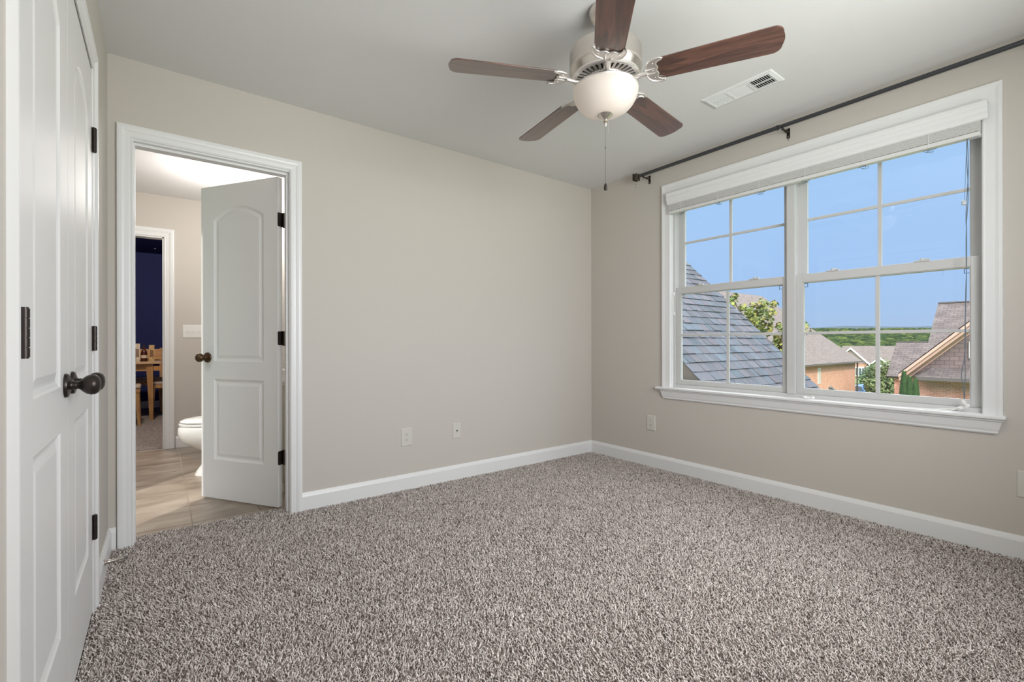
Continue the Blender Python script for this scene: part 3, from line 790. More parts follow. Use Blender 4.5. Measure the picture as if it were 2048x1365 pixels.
# slotted vent ring below the motor
b = MB()
b.lathe([(.126, 2.1485), (.142, 2.1495), (.1425, 2.143), (.138, 2.139), (.130, 2.1375), (.126, 2.1395), (.126, 2.1485)], 72, TF, cap=False)
b.lathe([(.070, 2.1485), (.088, 2.1485), (.0885, 2.1395), (.084, 2.1345), (.074, 2.1335), (.070, 2.1365), (.070, 2.1485)], 60, TF, cap=False)
for k in range(36):
    a = 2*PI*k/36
    b.box(.086, .128, -.0058, .0058, 2.1375, 2.1415, TF @ Matrix.Rotation(a, 4, 'Z'))
b.build('vent_ring', M['nickel_lt'], fan, smooth=True, angle=30)
b = MB(); b.lathe([(.07, 2.1488), (.128, 2.1488), (.128, 2.1478), (.07, 2.1478)], 48, TF, cap=False); b.build('slot_backing', pmat('slot_shadow_metal', (.12, .115, .11), .6, metal=.3), fan)
b = MB(); b.lathe([(0, 2.15), (.066, 2.15), (.066, 2.130), (.058, 2.122), (.052, 2.118), (.052, 2.108), (0, 2.108)], 40, TF)
for k in range(20):
    a = 2*PI*k/20; b.tube([(.066, 0, 2.146), (.0675, 0, 2.134), (.060, 0, 2.124)], .0028, 6, M=TF @ Matrix.Rotation(a, 4, 'Z'))
b.build('switch_housing', M['nickel'], fan, smooth=True)
b = MB(); b.lathe([(.052, 2.112), (.120, 2.108), (.134, 2.104), (.1385, 2.0985), (.136, 2.094), (.130, 2.099), (.06, 2.106), (.052, 2.108)], 60, TF, cap=False); b.build('fitter_ring', M['nickel_lt'], fan, smooth=True)
# glass bowl
pr = []
for k in range(0, 19):
    t = k/18*PI/2
    pr.append((.137*math.cos(t)**.72 if k < 18 else 0.0, 2.090-.100*math.sin(t)**1.15))
pr = [(.132, 2.099), (.1355, 2.096)]+pr
b = MB(); b.lathe(pr, 72, TF, cap=False); b.build('glass_bowl', M['bowl'], fan, smooth=True, angle=80)
b = MB(); b.lathe([(0, 1.996), (.030, 1.996), (.0315, 1.9925), (.027, 1.987), (.018, 1.979), (.0105, 1.973), (.0075, 1.968), (.010, 1.964), (.0105, 1.960), (.006, 1.956), (.0078, 1.952), (.0055, 1.947), (.003, 1.941), (0, 1.940)], 36, TF); b.build('bowl_finial', M['nickel'], fan, smooth=True)
# bulbs inside the bowl
for k in range(2):
    a = math.radians(-95+k*180); bx, by = FX+.055*math.cos(a), FY+.055*math.sin(a)
    b = MB(); b.lathe([(0, 2.108), (.012, 2.105), (.014, 2.088), (.022, 2.075), (.024, 2.062), (.018, 2.048), (0, 2.042)], 20, Matrix.Translation((bx, by, 0)))
    b.build('light_bulb', pmat('bulb_glass', (.9, .88, .84), .3, emit=(1, .9, .78), estr=(4 if k == 0 else .8)), fan, smooth=True)
lb = light('fan_bulb', 'POINT', .62, (FX+.055*math.cos(math.radians(-95)), FY+.055*math.sin(math.radians(-95)), 2.066), (1, .93, .86), shadow_soft_size=.026)
light('fan_bulb_back', 'POINT', .32, (FX+.055*math.cos(math.radians(85)), FY+.055*math.sin(math.radians(85)), 2.066), (1, .93, .86), shadow_soft_size=.026)
# pull chains
b = MB()
zc = 1.945
while zc > 1.700:
    b.lathe([(0, -.0012), (.0012, 0), (0, .0012)], 6, Matrix.Translation((FX-.0005, FY, zc))); zc -= .0034
b.tube([(FX-.0005, FY, 1.95), (FX-.0005, FY, 1.70)], .0005, 5)
b.tube([(FX-.0005, FY, 1.856), (FX-.0005, FY, 1.846)], [.001, .0022], 6)
b.build('pull_chain', M['rod'], fan)
b = MB(); b.lathe([(0, 1.699), (.004, 1.697), (.0058, 1.690), (.0072, 1.678), (.0066, 1.670), (0, 1.668)], 16, TF); b.build('chain_fob', M['bronze'], fan, smooth=True)
b = MB(); zc = 1.975
while zc > 1.915:
    b.lathe([(0, -.0011), (.0011, 0), (0, .0011)], 6, Matrix.Translation((FX+.012, FY-.006, zc))); zc -= .0032
b.tube([(FX+.012, FY-.006, 1.985), (FX+.012, FY-.006, 1.915)], .0004, 5)
b.build('pull_chain', M['nickel_lt'], fan)
# blades
def blade_outline():
    pts = []
    r0, r1, w0, w1, rc = .200, .660, .058, .067, .034
    pts += [(r0+.006, -w0+.008), (r0+.02, -w0)]
    for k in range(7):
        a = -PI/2+k*PI/2/6; pts.append((r1-rc+rc*math.cos(a), -w1+rc+rc*math.sin(a)))
    for k in range(1, 6): 
        u = k/6; pts.append((r1+.006*math.sin(PI*u), (-w1+rc)+(2*(w1-rc))*u))
    for k in range(7):
        a = k*PI/2/6; pts.append((r1-rc+rc*math.cos(a), w1-rc+rc*math.sin(a)))
    pts += [(r0+.02, w0), (r0+.006, w0-.008), (r0-.004, 0)]
    return pts
BO = blade_outline()
ph0 = -62.54
pitch = math.radians(-10.3)
zb = 2.1345
for k in range(5):
    Mb = Matrix.Translation((FX, FY, zb)) @ Matrix.Rotation(math.radians(ph0+72*k), 4, 'Z') @ Matrix.Rotation(pitch, 4, 'X')
    b = MB(); b.prism(BO, -.0028, .0028, 'z')
    o = b.build('blade', M['blade'], fan, local=True, bevel=.0015)
    o.matrix_parent_inverse = Matrix.Translation((-FX, -FY, -H)); o.matrix_basis = Mb
    # blade iron: horned bracket under the blade root
    b = MB()
    half = [(.162, .010), (.170, .022), (.176, .040), (.188, .055), (.206, .064), (.228, .066), (.240, .061), (.236, .055), (.224, .052), (.214, .044), (.212, .032), (.217, .020), (.215, .010), (.209, .0)]
    out = half+[(x, -y) for x, y in half[:-1][::-1]]
    b.prism(out[::-1], -.0068, -.0030, 'z')
    rim = [(x, y, -.0072) for x, y in out]
    b.tube(rim, .0034, 8, closed=True)
    b.tube([(.166, .012, -.009), (.190, .012, -.0085), (.208, .012, -.0075)], .003, 8); b.tube([(.166, -.012, -.009), (.190, -.012, -.0085), (.208, -.012, -.0075)], .003, 8)
    b.tube([(.078, 0, -.004), (.105, 0, -.012), (.135, 0, -.015), (.158, 0, -.011), (.172, 0, -.008)], [.010, .0085, .0085, .0095, .010], 12)
    b.box(.070, .098, -.013, .013, -.006, .0085)
    o = b.build('blade_iron', M['nickel_lt'], fan, local=True, smooth=True, angle=50)
    o.matrix_parent_inverse = Matrix.Translation((-FX, -FY, -H)); o.matrix_basis = Mb
    for (sx, sy) in ((.200, .04), (.200, -.04), (.196, 0)):
        b = MB(); b.lathe([(0, -.0098), (.003, -.0095), (.004, -.0068), (.004, -.006)], 12, Matrix.Translation((sx, sy, 0))); b.build('screw', M['nickel'], o, local=True, smooth=True)

# ================================================================== BATHROOM THINGS
# toilet, facing left (-X)
TY = 4.36
to = empty('toilet', (.50, TY, 0), label='white porcelain toilet with closed lid, partly hidden behind the open door', cat='toilet')
def ell_section(cx, rx_, ry, z, n=36, sq=1.0):
    return [(cx+rx_*math.copysign(abs(math.cos(a))**sq, math.cos(a)), TY+ry*math.copysign(abs(math.sin(a))**sq, math.sin(a)), z) for a in [2*PI*k/n for k in range(n)]]
def loft(secs, b):
    n = len(secs[0]); base = len(b.v)
    vs = [p for s_ in secs for p in s_]; fs = [tuple(range(n))[::-1], tuple((len(secs)-1)*n+i for i in range(n))]
    for j in range(len(secs)-1):
        for i in range(n): fs.append((j*n+i, j*n+(i+1) % n, (j+1)*n+(i+1) % n, (j+1)*n+i))
    b.add(vs, fs)
b = MB()
loft([ell_section(.44, .225, .115, 0, sq=.8), ell_section(.445, .215, .108, .03, sq=.8), ell_section(.465, .185, .095, .10), ell_section(.47, .185, .10, .17), ell_section(.43, .24, .13, .225), ell_section(.395, .27, .16, .275), ell_section(.385, .278, .180, .33), ell_section(.385, .275, .184, .372), ell_section(.388, .262, .175, .383)], b)
b.build('bowl', M['porcelain'], to, smooth=True, angle=70)
b = MB(); loft([ell_section(.390, .268, .184, .385), ell_section(.388, .274, .188, .391), ell_section(.388, .274, .188, .402), ell_section(.390, .268, .184, .406)], b); b.build('seat', M['porcelain'], to, smooth=True)
b = MB(); loft([ell_section(.392, .262, .182, .410), ell_section(.390, .270, .187, .414), ell_section(.390, .268, .186, .423), ell_section(.396, .245, .172, .434), ell_section(.41, .18, .13, .441)], b); b.build('lid', M['porcelain'], to, smooth=True, angle=70)
b = MB(); b.box(.665, .885, TY-.22, TY+.22, .38, .755); b.build('tank', M['porcelain'], to, bevel=.02)
b = MB(); b.box(.655, .89, TY-.23, TY+.23, .756, .795); b.build('tank_lid', M['porcelain'], to, bevel=.01)
b = MB(); b.box(.52, .80, TY-.10, TY+.10, .10, .38); b.build('trapway', M['porcelain'], to, bevel=.02)
b = MB(); b.tube([(.664, TY-.15, .70), (.65, TY-.15, .70), (.648, TY-.09, .695)], .006, 10); b.build('flush_lever', M['nickel_lt'], to, smooth=True)
# switch plate, three toggles
sw = empty('light_switch', (.272, BY, 1.136), 0, label='white three-gang toggle switch plate on the bathroom wall between inner doorway and door', cat='light switch')
plate_mesh(sw, .182, .128, M['platebath'])
for k in (-1, 0, 1):
    b = MB(); b.box(k*.046-.006, k*.046+.006, -.0085, -.0055, -.013, .013); b.box(k*.046-.004, k*.046+.004, -.018, -.007, 0, .009, Matrix.Translation((0, 0, -.002))); b.build('toggle', M['platebath'], sw, local=True, bevel=.001)
# vanity seen through the slit beside the door
va = empty('bathroom_vanity', (.765, 3.62, 0), label='pale vanity cabinet with white top, glimpsed in the slit between open door and jamb', cat='vanity cabinet')
b = MB(); b.box(.645, .895, 3.42, 4.06, .08, .73); b.box(.67, .895, 3.45, 4.03, 0, .08); b.build('cabinet_body', pmat('vanity_paint', (.66, .66, .56), .5), va, bevel=.004)
b = MB(); b.box(.625, .897, 3.40, 4.08, .731, .765); b.build('countertop', M['porcelain'], va, bevel=.005)
for y0, y1 in ((3.45, 3.73), (3.75, 4.03)):
    b = MB(); b.box(.628, .644, y0, y1, .12, .70); q = b.build('cabinet_door', pmat('vanity_door_paint', (.66, .66, .56), .5), va, bevel=.004)
    b = MB(); b.lathe([(0, 0), (.006, 0), (.005, .012), (.011, .018), (0, .024)], 14, Matrix.Translation((.628, (y0+.24 if y0 < 3.6 else y0+.04), .62)) @ Matrix.Rotation(-PI/2, 4, 'Y')); b.build('knob', M['bronze_warm'], q, smooth=True)
pp = empty('potted_plant', (.70, 3.50, .766), label='small green spiky plant in a pale pot on the vanity, seen through the door slit', cat='potted plant')
b = MB(); b.lathe([(0, .766), (.026, .766), (.034, .82), (.034, .828), (.030, .828), (.029, .82), (0, .818)], 20, Matrix.Translation((.70, 3.50, 0))); b.build('pot', M['porcelain'], pp, smooth=True)
b = MB()
for k in range(46):
    a = random.uniform(0, 2*PI); zz = random.uniform(.82, .95); rr = .04*(1-(zz-.82)/.2)
    p0 = Vector((.70, 3.50, zz)); d = Vector((math.cos(a)*rr, math.sin(a)*rr, .03)); s_ = Vector((-math.sin(a), math.cos(a), 0))*.005
    b.add([p0-s_, p0+s_, p0+d], [(0, 1, 2)])
b.tube([(.70, 3.50, .81), (.70, 3.50, .96)], .003, 6)
b.build('foliage', pmat('plant_green', (.10, .20, .08), .6), pp, fixn=False)
# mirror over the vanity
mi = empty('wall_mirror', (.885, 3.74, 1.45), label='framed mirror on the bathroom wall above the vanity', cat='mirror')
b = MB(); b.frame_sweep([(0, 0), (0, .012), (.03, .02), (.035, 0)], (3.50, 3.98, 1.10, 1.78), lambda a, z_, t: (BX1-.001-t, a, z_), closed=True); b.build('frame', M['bronze'], mi)
b = MB(); b.box(BX1-.007, BX1-.001, 3.50, 3.98, 1.10, 1.78); b.build('mirror_glass', pmat('mirror', (.9, .9, .9), .02, metal=1), mi)
# vanity light
vl = empty('vanity_light', (BX1-.002, 3.74, 1.98), label='bathroom wall lamp with frosted shade above the vanity mirror', cat='wall lamp')
b = MB(); b.box(BX1-.025, BX1-.001, 3.62, 3.86, 1.95, 2.01); b.build('back_plate', M['nickel'], vl, bevel=.004)
b = MB(); b.lathe([(.02, 2.03), (.035, 2.0), (.05, 1.94), (.055, 1.93)], 24, Matrix.Translation((BX1-.09, 3.74, 0)), cap=False); b.tube([(BX1-.02, 3.74, 2.0), (BX1-.09, 3.74, 2.03)], .008, 8); b.build('lamp_shade', M['bowl'], vl, smooth=True)
light('vanity_bulb', 'POINT', 3, (BX1-.09, 3.74, 1.95), (1, .945, .89), shadow_soft_size=.05)
light('bath_fill_light', 'POINT', 30, (.5, 4.5, 2.12), (1, .955, .92), shadow_soft_size=.2)  # unseen point light behind the door leaf, added to brighten the bathroom

# ================================================================== NAVY ROOM THINGS
light('navy_room_fill', 'POINT', 105, (-.25, 6.5, 2.34), (1, .86, .68), shadow_soft_size=.15)  # unseen point light above the doorway view, added to brighten the furniture
ty0, ty1, tx0, tx1, tz = 7.80, 8.55, -1.15, .012+.0, .775
tb = empty('dining_table', (-.5, 8.2, 0), label='light oak dining table in the navy room beyond the bathroom', cat='table')
b = MB(); b.box(-1.25, .02, 7.74, 8.56, tz-.03, tz); b.build('tabletop', M['oaktop'], tb, bevel=.005)
b = MB(); b.box(-1.16, -.07, 7.80, 7.825, tz-.12, tz-.031); b.build('apron', M['oak'], tb); b = MB(); b.box(-1.16, -.07, 8.475, 8.50, tz-.12, tz-.031); b.build('apron', M['oak'], tb)
for x, y in ((-.105, 7.80), (-1.12, 7.80), (-.105, 8.46), (-1.12, 8.46)):
    b = MB(); s_ = 1 if x > -.5 else -1
    q0 = [(x-.020+s_*.02, y-.02), (x+.020+s_*.02, y-.02), (x+.020+s_*.02, y+.02), (x-.020+s_*.02, y+.02)]; q1 = [(x-.035, y-.03), (x+.035, y-.03), (x+.035, y+.03), (x-.035, y+.03)]
    b.add([(p[0], p[1], .0045) for p in q0]+[(p[0], p[1], tz-.031) for p in q1], [(3, 2, 1, 0), (4, 5, 6, 7), (0, 1, 5, 4), (1, 2, 6, 5), (2, 3, 7, 6), (3, 0, 4, 7)])
    b.build('leg', M['oak'], tb)
def dining_chair(x, y, rz, label):
    r = empty('dining_chair', (x, y, 0), rz, label=label, cat='chair', group='oak dining chairs round the table')
    b = MB(); b.box(-.20, .20, -.20, .20, .455, .50); b.build('seat_cushion', M['cushion'], r, local=True, bevel=.018)
    b = MB(); b.box(-.195, .195, -.195, .195, .41, .455); b.build('seat_frame', M['oak'], r, local=True, bevel=.003)
    for sx in (-1, 1):
        for sy in (-1, 1):
            b = MB(); xb, yb = sx*.165, sy*.165
            q0 = [(xb+sx*.02-.014, yb+sy*.02-.014), (xb+sx*.02+.014, yb+sy*.02-.014), (xb+sx*.02+.014, yb+sy*.02+.014), (xb+sx*.02-.014, yb+sy*.02+.014)]
            q1 = [(xb-.024, yb-.022), (xb+.024, yb-.022), (xb+.024, yb+.022), (xb-.024, yb+.022)]
            b.add([(p[0], p[1], .0045) for p in q0]+[(p[0], p[1], .41) for p in q1], [(3, 2, 1, 0), (4, 5, 6, 7), (0, 1, 5, 4), (1, 2, 6, 5), (2, 3, 7, 6), (3, 0, 4, 7)]); b.build('leg', M['oak'], r, local=True)
    for sx in (-1, 1):
        b = MB(); b.slab([(sx*.18-.018, .18, .45), (sx*.18+.018, .18, .45), (sx*.18+.018, .27, .95), (sx*.18-.018, .27, .95)], (0, .03, 0)); b.build('back_post', M['oak'], r, local=True)
    b = MB(); b.slab([(-.18, .235, .77), (.18, .235, .77), (.18, .262, .93), (-.18, .262, .93)], (0, .018, 0)); b.build('back_rest', M['amber'], r, local=True)
    b = MB(); b.slab([(-.18, .205, .60), (.18, .205, .60), (.18, .217, .67), (-.18, .217, .67)], (0, .018, 0)); b.build('back_slat', M['amber'], r, local=True)
    return r
dining_chair(.10, 8.12, -PI/2, 'oak dining chair with taupe seat at the right end of the table')
dining_chair(-.385, 7.53, PI/2, 'oak dining chair on the near side of the table, leftmost in the doorway')
dining_chair(-.16, 8.80, 0, 'oak dining chair with amber back on the far side of the table')
bt = empty('sauce_bottle', (-.165, 8.0, tz), label='dark brown bottle with cream label standing on the oak table', cat='bottle')
b = MB(); b.lathe([(0, tz), (.034, tz), (.036, tz+.01), (.036, tz+.11), (.028, tz+.14), (.014, tz+.165), (.013, tz+.20), (0, tz+.20)], 24, Matrix.Translation((-.165, 8.0, 0))); b.build('bottle_glass', pmat('brown_glass', (.06, .015, .01), .12), bt, smooth=True)
b = MB(); b.lathe([(.0365, tz+.045), (.0368, tz+.085)], 24, Matrix.Translation((-.165, 8.0, 0)), cap=False); b.build('label', pmat('cream_label', (.62, .52, .40), .6), bt, smooth=True)
b = MB(); b.lathe([(0, tz+.2), (.015, tz+.2), (.015, tz+.218), (0, tz+.218)], 16, Matrix.Translation((-.165, 8.0, 0))); b.build('cap', M['dark'], bt, smooth=True)
for i, (x, y, wd, ht, c, lab) in enumerate(((-.245, 8.10, .035, .24, (.66, .58, .47), 'tall pale carton standing left of the brown bottle'), (-.085, 8.12, .03, .22, (.55, .38, .18), 'tan carton standing behind the brown bottle'), (-.27, 7.95, .02, .11, (.25, .06, .04), 'small dark red carton at the left edge of the table'))):
    cb = empty('food_carton', (x, y, tz), label=lab, cat='carton')
    b = MB(); b.box(x-wd, x+wd, y-.02, y+.02, tz, tz+ht); b.build('box_body', pmat('carton_%d' % i, c, .5, var=.4, vscale=40), cb)
    b = MB(); b.box(x-wd*.7, x+wd*.7, y-.0206, y-.0200, tz+ht*.25, tz+ht*.7); b.build('printed_panel', pmat('carton_print_%d' % i, (c[0]*.4, c[1]*.3, c[2]*.3), .5), cb)

# ================================================================== OUTSIDE
sh_near = tintmat('slate_blue_shingle', .9, noise=.22, nscale=35, spec=.15)
M['roofA'] = brickmat('brown_grey_shingle', (.20, .172, .158), (.165, .14, .13), (.10, .085, .078), .30, .14, .008, var=.14, vs=3, bump=.4)
M['roofC'] = brickmat('weathered_shingle', (.165, .14, .135), (.12, .102, .10), (.07, .058, .058), .30, .14, .010, var=.2, vs=2, bump=.5)
M['brickA'] = brickmat('salmon_brick', (.68, .345, .225), (.58, .28, .185), (.55, .38, .28), .21, .075, .010, var=.08)
M['brickC'] = brickmat('red_salmon_brick', (.86, .36, .26), (.66, .24, .17), (.72, .50, .42), .215, .078, .012, var=.1)
M['cedar'] = brickmat('mauve_cedar_shakes', (.26, .19, .19), (.215, .155, .158), (.12, .085, .088), .32, .19, .010, var=.08)
M['peach'] = pmat('peach_fascia', (.70, .43, .35), .6)
M['whitetrim'] = pmat('house_white_trim', (.85, .83, .80), .5)
M['gutter'] = pmat('dark_gutter', (.13, .11, .105), .5)
M['mauve'] = pmat('mauve_gable_wall', (.42, .30, .29), .8)
M['stucco'] = pmat('olive_siding', (.35, .34, .22), .8)
M['grass'] = pmat('lawn', (.10, .17, .05), .95, var=.3, vscale=1.5)
M['leaf'] = tintmat('leaf', .6, spec=.3)
M['bark'] = pmat('bark', (.12, .09, .07), .9, var=.3, vscale=10)

b = MB(); b.box(-40, 600, -300, 500, -5.2, -5.0); gr = b.build('ground', M['grass']); gr['kind'] = 'structure'

# ---- own front wing: steep slate-blue roof close to the window
X1, X2 = 4.88, 7.63
wing = empty('front_wing', (6.2, 5.0, -5), label='steep slate-blue shingled roof wing just outside the left half of the window', cat='house wing')
yr, zr = 6.55, 6.55-2.343; ye = 1.2; ze = ye-2.343
b = MB(); sl = math.sqrt(2); exp = .143; ncourse = int((yr-ye)*sl/exp)
ud = Vector((0, 1, 1)).normalized(); nn = Vector((0, -1, 1)).normalized()
for i in range(ncourse):
    s0 = i*exp; x = X1-.0; off = random.uniform(0, .2)
    x = X1-off*0
    first = True
    while x < X2-1e-4:
        wd = random.uniform(.10, .21); 
        if first: wd *= random.uniform(.3, 1); first = False
        x2 = min(x+wd, X2)
        g_ = random.uniform(.78, 1.14); pk = random.uniform(-.02, .02)
        b.col = ((.098+pk*.6)*g_, .108*g_, (.130-pk*.2)*g_)
        th = random.choice((.004, .009, .013))
        base = Vector((0, ye, ze))+ud*s0
        def P(xx, s_, n_): 
            q = base+ud*s_+nn*n_; return (xx, q.y, q.z)
        a0, a1 = -.004, exp+.01
        b.add([P(x+.003, a0, 0), P(x2-.003, a0, 0), P(x2-.003, a1, -.008), P(x+.003, a1, -.008), P(x+.003, a0, th), P(x2-.003, a0, th), P(x2-.003, a1, -.004), P(x+.003, a1, -.004)],
              [(4, 5, 6, 7), (0, 1, 5, 4), (1, 2, 6, 5), (0, 4, 7, 3)])
        x = x2
b.build('roof_shingles', sh_near, wing)
b = MB(); b.slab([(X1+.01, ye, ze-.008), (X2-.01, ye, ze-.008), (X2-.01, yr, zr-.008), (X1+.01, yr, zr-.008)], (0, .10, -.10))
b.slab([(X1+.01, yr, zr-.008), (X2-.01, yr, zr-.008), (X2-.01, yr+5, zr-5), (X1+.01, yr+5, zr-5)], (0, -.1, -.1))
b.build('roof_deck', M['gutter'], wing)
b = MB(); b.prism([(ye+.4, -5.0), (yr+4.6, -5.0), (yr+4.6, zr-4.8), (yr, zr-.2), (ye+.4, ye+.4-2.343-.2)], X1+.12, X2-.12, 'x'); b.build('wall', M['mauve'], wing)

# ---- hipped brick house (middle left of the view)
def hip_house(name, x0, x1, y0, y1, ze_, zg, mats, label, oh=.4, pitch_=1.0):
    h_ = empty(name, ((x0+x1)/2, (y0+y1)/2, zg), label=label, cat='house')
    b = MB(); b.box(x0, x1, y0, y1, zg, ze_-.05); b.build('wall', mats[0], h_)
    w2 = (y1-y0)/2+oh; zt = ze_+pitch_*w2; ym = (y0+y1)/2
    e = [(x0-oh, y0-oh, ze_), (x1+oh, y0-oh, ze_), (x1+oh, y1+oh, ze_), (x0-oh, y1+oh, ze_)]; r_ = [(x0-oh+w2, ym, zt), (x1+oh-w2, ym, zt)]
    b = MB(); vs = e+r_+[(p[0], p[1], ze_-.12) for p in e]
    b.add(vs, [(0, 1, 5, 4), (1, 2, 5), (2, 3, 4, 5), (3, 0, 4), (0, 6, 7, 1), (1, 7, 8, 2), (2, 8, 9, 3), (3, 9, 6, 0), (6, 9, 8, 7)])
    b.build('roof', mats[1], h_)
    b = MB(); b.box(x0-oh-.08, x1+oh+.08, y0-oh-.08, y0-oh, ze_-.14, ze_+.01); b.box(x1+oh, x1+oh+.08, y0-oh, y1+oh, ze_-.14, ze_+.01); b.build('gutter', M['gutter'], h_)
    return h_
hA = hip_house('brick_house', 30, 53.6, 15.9, 27.9, -.78, -5, (M['brickA'], M['roofA']), 'salmon brick house with brown-grey hip roof seen left of the window middle')
b = MB(); b.box(44.55, 45.15, 15.86, 15.9, -2.5, -1.17); q = b.build('window_trim', M['whitetrim'], hA)
b = MB(); b.box(44.61, 44.83, 15.84, 15.86, -2.44, -1.23); b.box(44.87, 45.09, 15.84, 15.86, -2.44, -1.23); b.build('window_glass', pmat('blind_glass', (.55, .53, .47), .3), q)
b = MB(); b.tube([(53.7, 15.75, -.9), (53.75, 15.8, -5)], .07, 8); b.build('downspout', M['gutter'], hA)
b = MB(); b.tube([(45.2, 18.2, 1.5), (45.2, 18.2, 2.15)], .06, 8); b.tube([(45.2, 18.2, 2.15), (45.2, 18.1, 2.35)], .12, 8); b.build('vent_pipe', M['gutter'], hA)

# ---- gabled brick house on the right
hC = empty('gabled_house', (31, 3, -5), label='brick house with mauve shake gable and peach rake boards at the right of the window', cat='house')
gx = 28.0; ae, az = 1.45, 4.52     # apex
yl, zl = 6.48, -.43
b = MB(); b.box(gx, 38, -3.4, 6.15, -5, -.55); b.build('brick_wall', M['brickC'], hC)
b = MB(); b.box(gx-.02, gx+.01, -3.4, 6.15, -1.75, -1.55); b.build('soldier_course', brickmat('soldier_brick', (.70, .42, .32), (.60, .30, .2), (.7, .55, .45), .078, .2, .01), hC)
b = MB(); b.prism([(-3.4, -.42), (6.2, -.42), (ae, az-.25)], gx+.05, gx+.2, 'x'); b.build('gable_wall', M['cedar'], hC)
# pent roof skirt across the foot of the gable
b = MB(); b.slab([(gx-.55, -3.5, -.56), (gx-.55, 5.75, -.56), (gx+.06, 5.35, -.10), (gx+.06, -3.5, -.10)], (0, 0, -.05)); b.slab([(gx-.55, 5.75, -.56), (gx+.06, 6.15, -.56), (gx+.06, 5.35, -.10)], (0, 0, -.04)); b.build('pent_roof', M['roofC'], hC)
b = MB(); b.box(gx-.66, gx-.55, -3.5, 5.78, -.70, -.55); b.build('gutter', M['gutter'], hC)
def rake(side, w0, w1, x0, x1, nm, mt):
    ys = 1 if side > 0 else -1
    pe = (ae+ys*(yl-ae), zl); b = MB()
    b.slab([(x0, pe[0]+ys*.0, pe[1]-w0), (x0, ae, az-w0), (x0, ae, az-w1), (x0, pe[0], pe[1]-w1)], (x1-x0, 0, 0)); b.build(nm, mt, hC)
for sd in (1, -1):
    rake(sd, 0.0, .20, gx-.45, gx-.40, 'rake_board', M['peach'])
    rake(sd, .20, .36, gx-.36, gx-.06, 'rake_soffit', M['peach'])
    rake(sd, .34, .52, gx-.02, gx+.05, 'frieze_board', M['peach'])
b = MB()
for sd in (1, -1):
    b.slab([(gx-.45, ae+sd*(yl-ae), zl), (gx-.45, ae, az), (36, ae, az), (33, ae+sd*(yl-ae), zl)], (0, 0, -.05))
b.build('gable_roof', M['roofC'], hC)
# main roof and its lower neighbour, both sloping towards us
def slope_roof(y0, y1, xe, ze_, xr, nm):
    zr_ = ze_+(xr-xe); b = MB()
    b.slab([(xe, y0, ze_), (xe, y1, ze_), (xr, y1, zr_), (xr, y0, zr_)], (.08, 0, -.08)); b.slab([(xr, y0, zr_), (xr, y1, zr_), (2*xr-xe, y1, ze_), (2*xr-xe, y0, ze_)], (-.08, 0, -.08)); b.build(nm, M['roofC'], hC)
    b = MB(); b.prism([(xe+.3, -5), (2*xr-xe-.3, -5), (2*xr-xe-.3, ze_), (xr, zr_-.25), (xe+.3, ze_)], y0+.1, y1-.25, 'y'); b.build('side_wall', M['brickC'], hC)
slope_roof(-4, 6.12, 29.6, -.5, 33.2, 'main_roof')
slope_roof(6.12, 7.40, 29.4, -.7, 31.15, 'lower_roof')
b = MB(); b.box(33.15, 33.25, -4, 6.12, 3.08, 3.14); b.build('ridge_cap', M['gutter'], hC)
b = MB(); b.prism([(3.45, .32), (4.16, .32), (4.16, 1.02), (4.02, 1.22), (3.8, 1.30), (3.45, 1.30)], gx-.03, gx+.04, 'x'); q = b.build('gable_window', M['whitetrim'], hC)
b = MB(); b.box(gx-.05, gx-.03, 3.50, 4.02, .40, .74); b.box(gx-.05, gx-.03, 3.50, 4.02, .78, 1.10); b.build('window_pane', M['darkglass'], q)

# ---- distant grey-roofed house with two white-edged gables
hB = empty('far_house', (97, 26, -7), label='distant grey-roofed house with two white-edged gables between the brick houses', cat='house')
zg = -7
b = MB(); b.slab([(94.6, 20.5, -2.9), (94.6, 31, -2.9), (98.1, 31, .38), (98.1, 20.5, .38)], (.1, 0, -.1)); b.slab([(98.1, 20.5, .38), (98.1, 31, .38), (101.6, 31, -2.9), (101.6, 20.5, -2.9)], (0, 0, -.1)); b.build('main_roof', M['roofA'], hB)
b = MB(); b.box(95.3, 101, 21, 30.5, zg, -2.9); b.build('wall', M['brickA'], hB)
for (ya, za, hw, mt, xf) in ((28.55, -.14, 2.45, M['mauve'], 94.2), (24.4, -1.62, 1.75, M['stucco'], 93.6)):
    b = MB(); b.prism([(ya-hw, za-hw), (ya+hw, za-hw), (ya, za)], xf, xf+.2, 'x'); b.build('gable_wall', mt, hB)
    b = MB(); b.box(xf+.05, 96, ya-hw+.2, ya+hw-.2, zg, za-hw); b.build('gable_base', M['brickA'] if mt is M['mauve'] else mt, hB)
    b = MB()
    for s_ in (1, -1):
        b.slab([(xf-.3, ya+s_*(hw+.25), za-hw-.25), (xf-.3, ya, za), (xf-.3, ya, za+.28), (xf-.3, ya+s_*(hw+.35), za-hw-.07)], (.2, 0, 0))
    b.build('white_rake', M['whitetrim'], hB)
    b = MB()
    for s_ in (1, -1): b.slab([(xf-.25, ya+s_*(hw+.3), za-hw-.1), (xf-.25, ya, za+.2), (99, ya, za+.2), (99, ya+s_*(hw+.3), za-hw-.1)], (0, 0, -.06))
    b.build('gable_roof', M['roofA'], hB)
    b = MB(); b.prism([(ya-.25, za-1.9), (ya+.25, za-1.9), (ya+.25, za-1.1), (ya+.12, za-.9), (ya-.12, za-.9), (ya-.25, za-1.1)], xf-.06, xf, 'x'); b.build('arched_window', M['whitetrim'], hB)
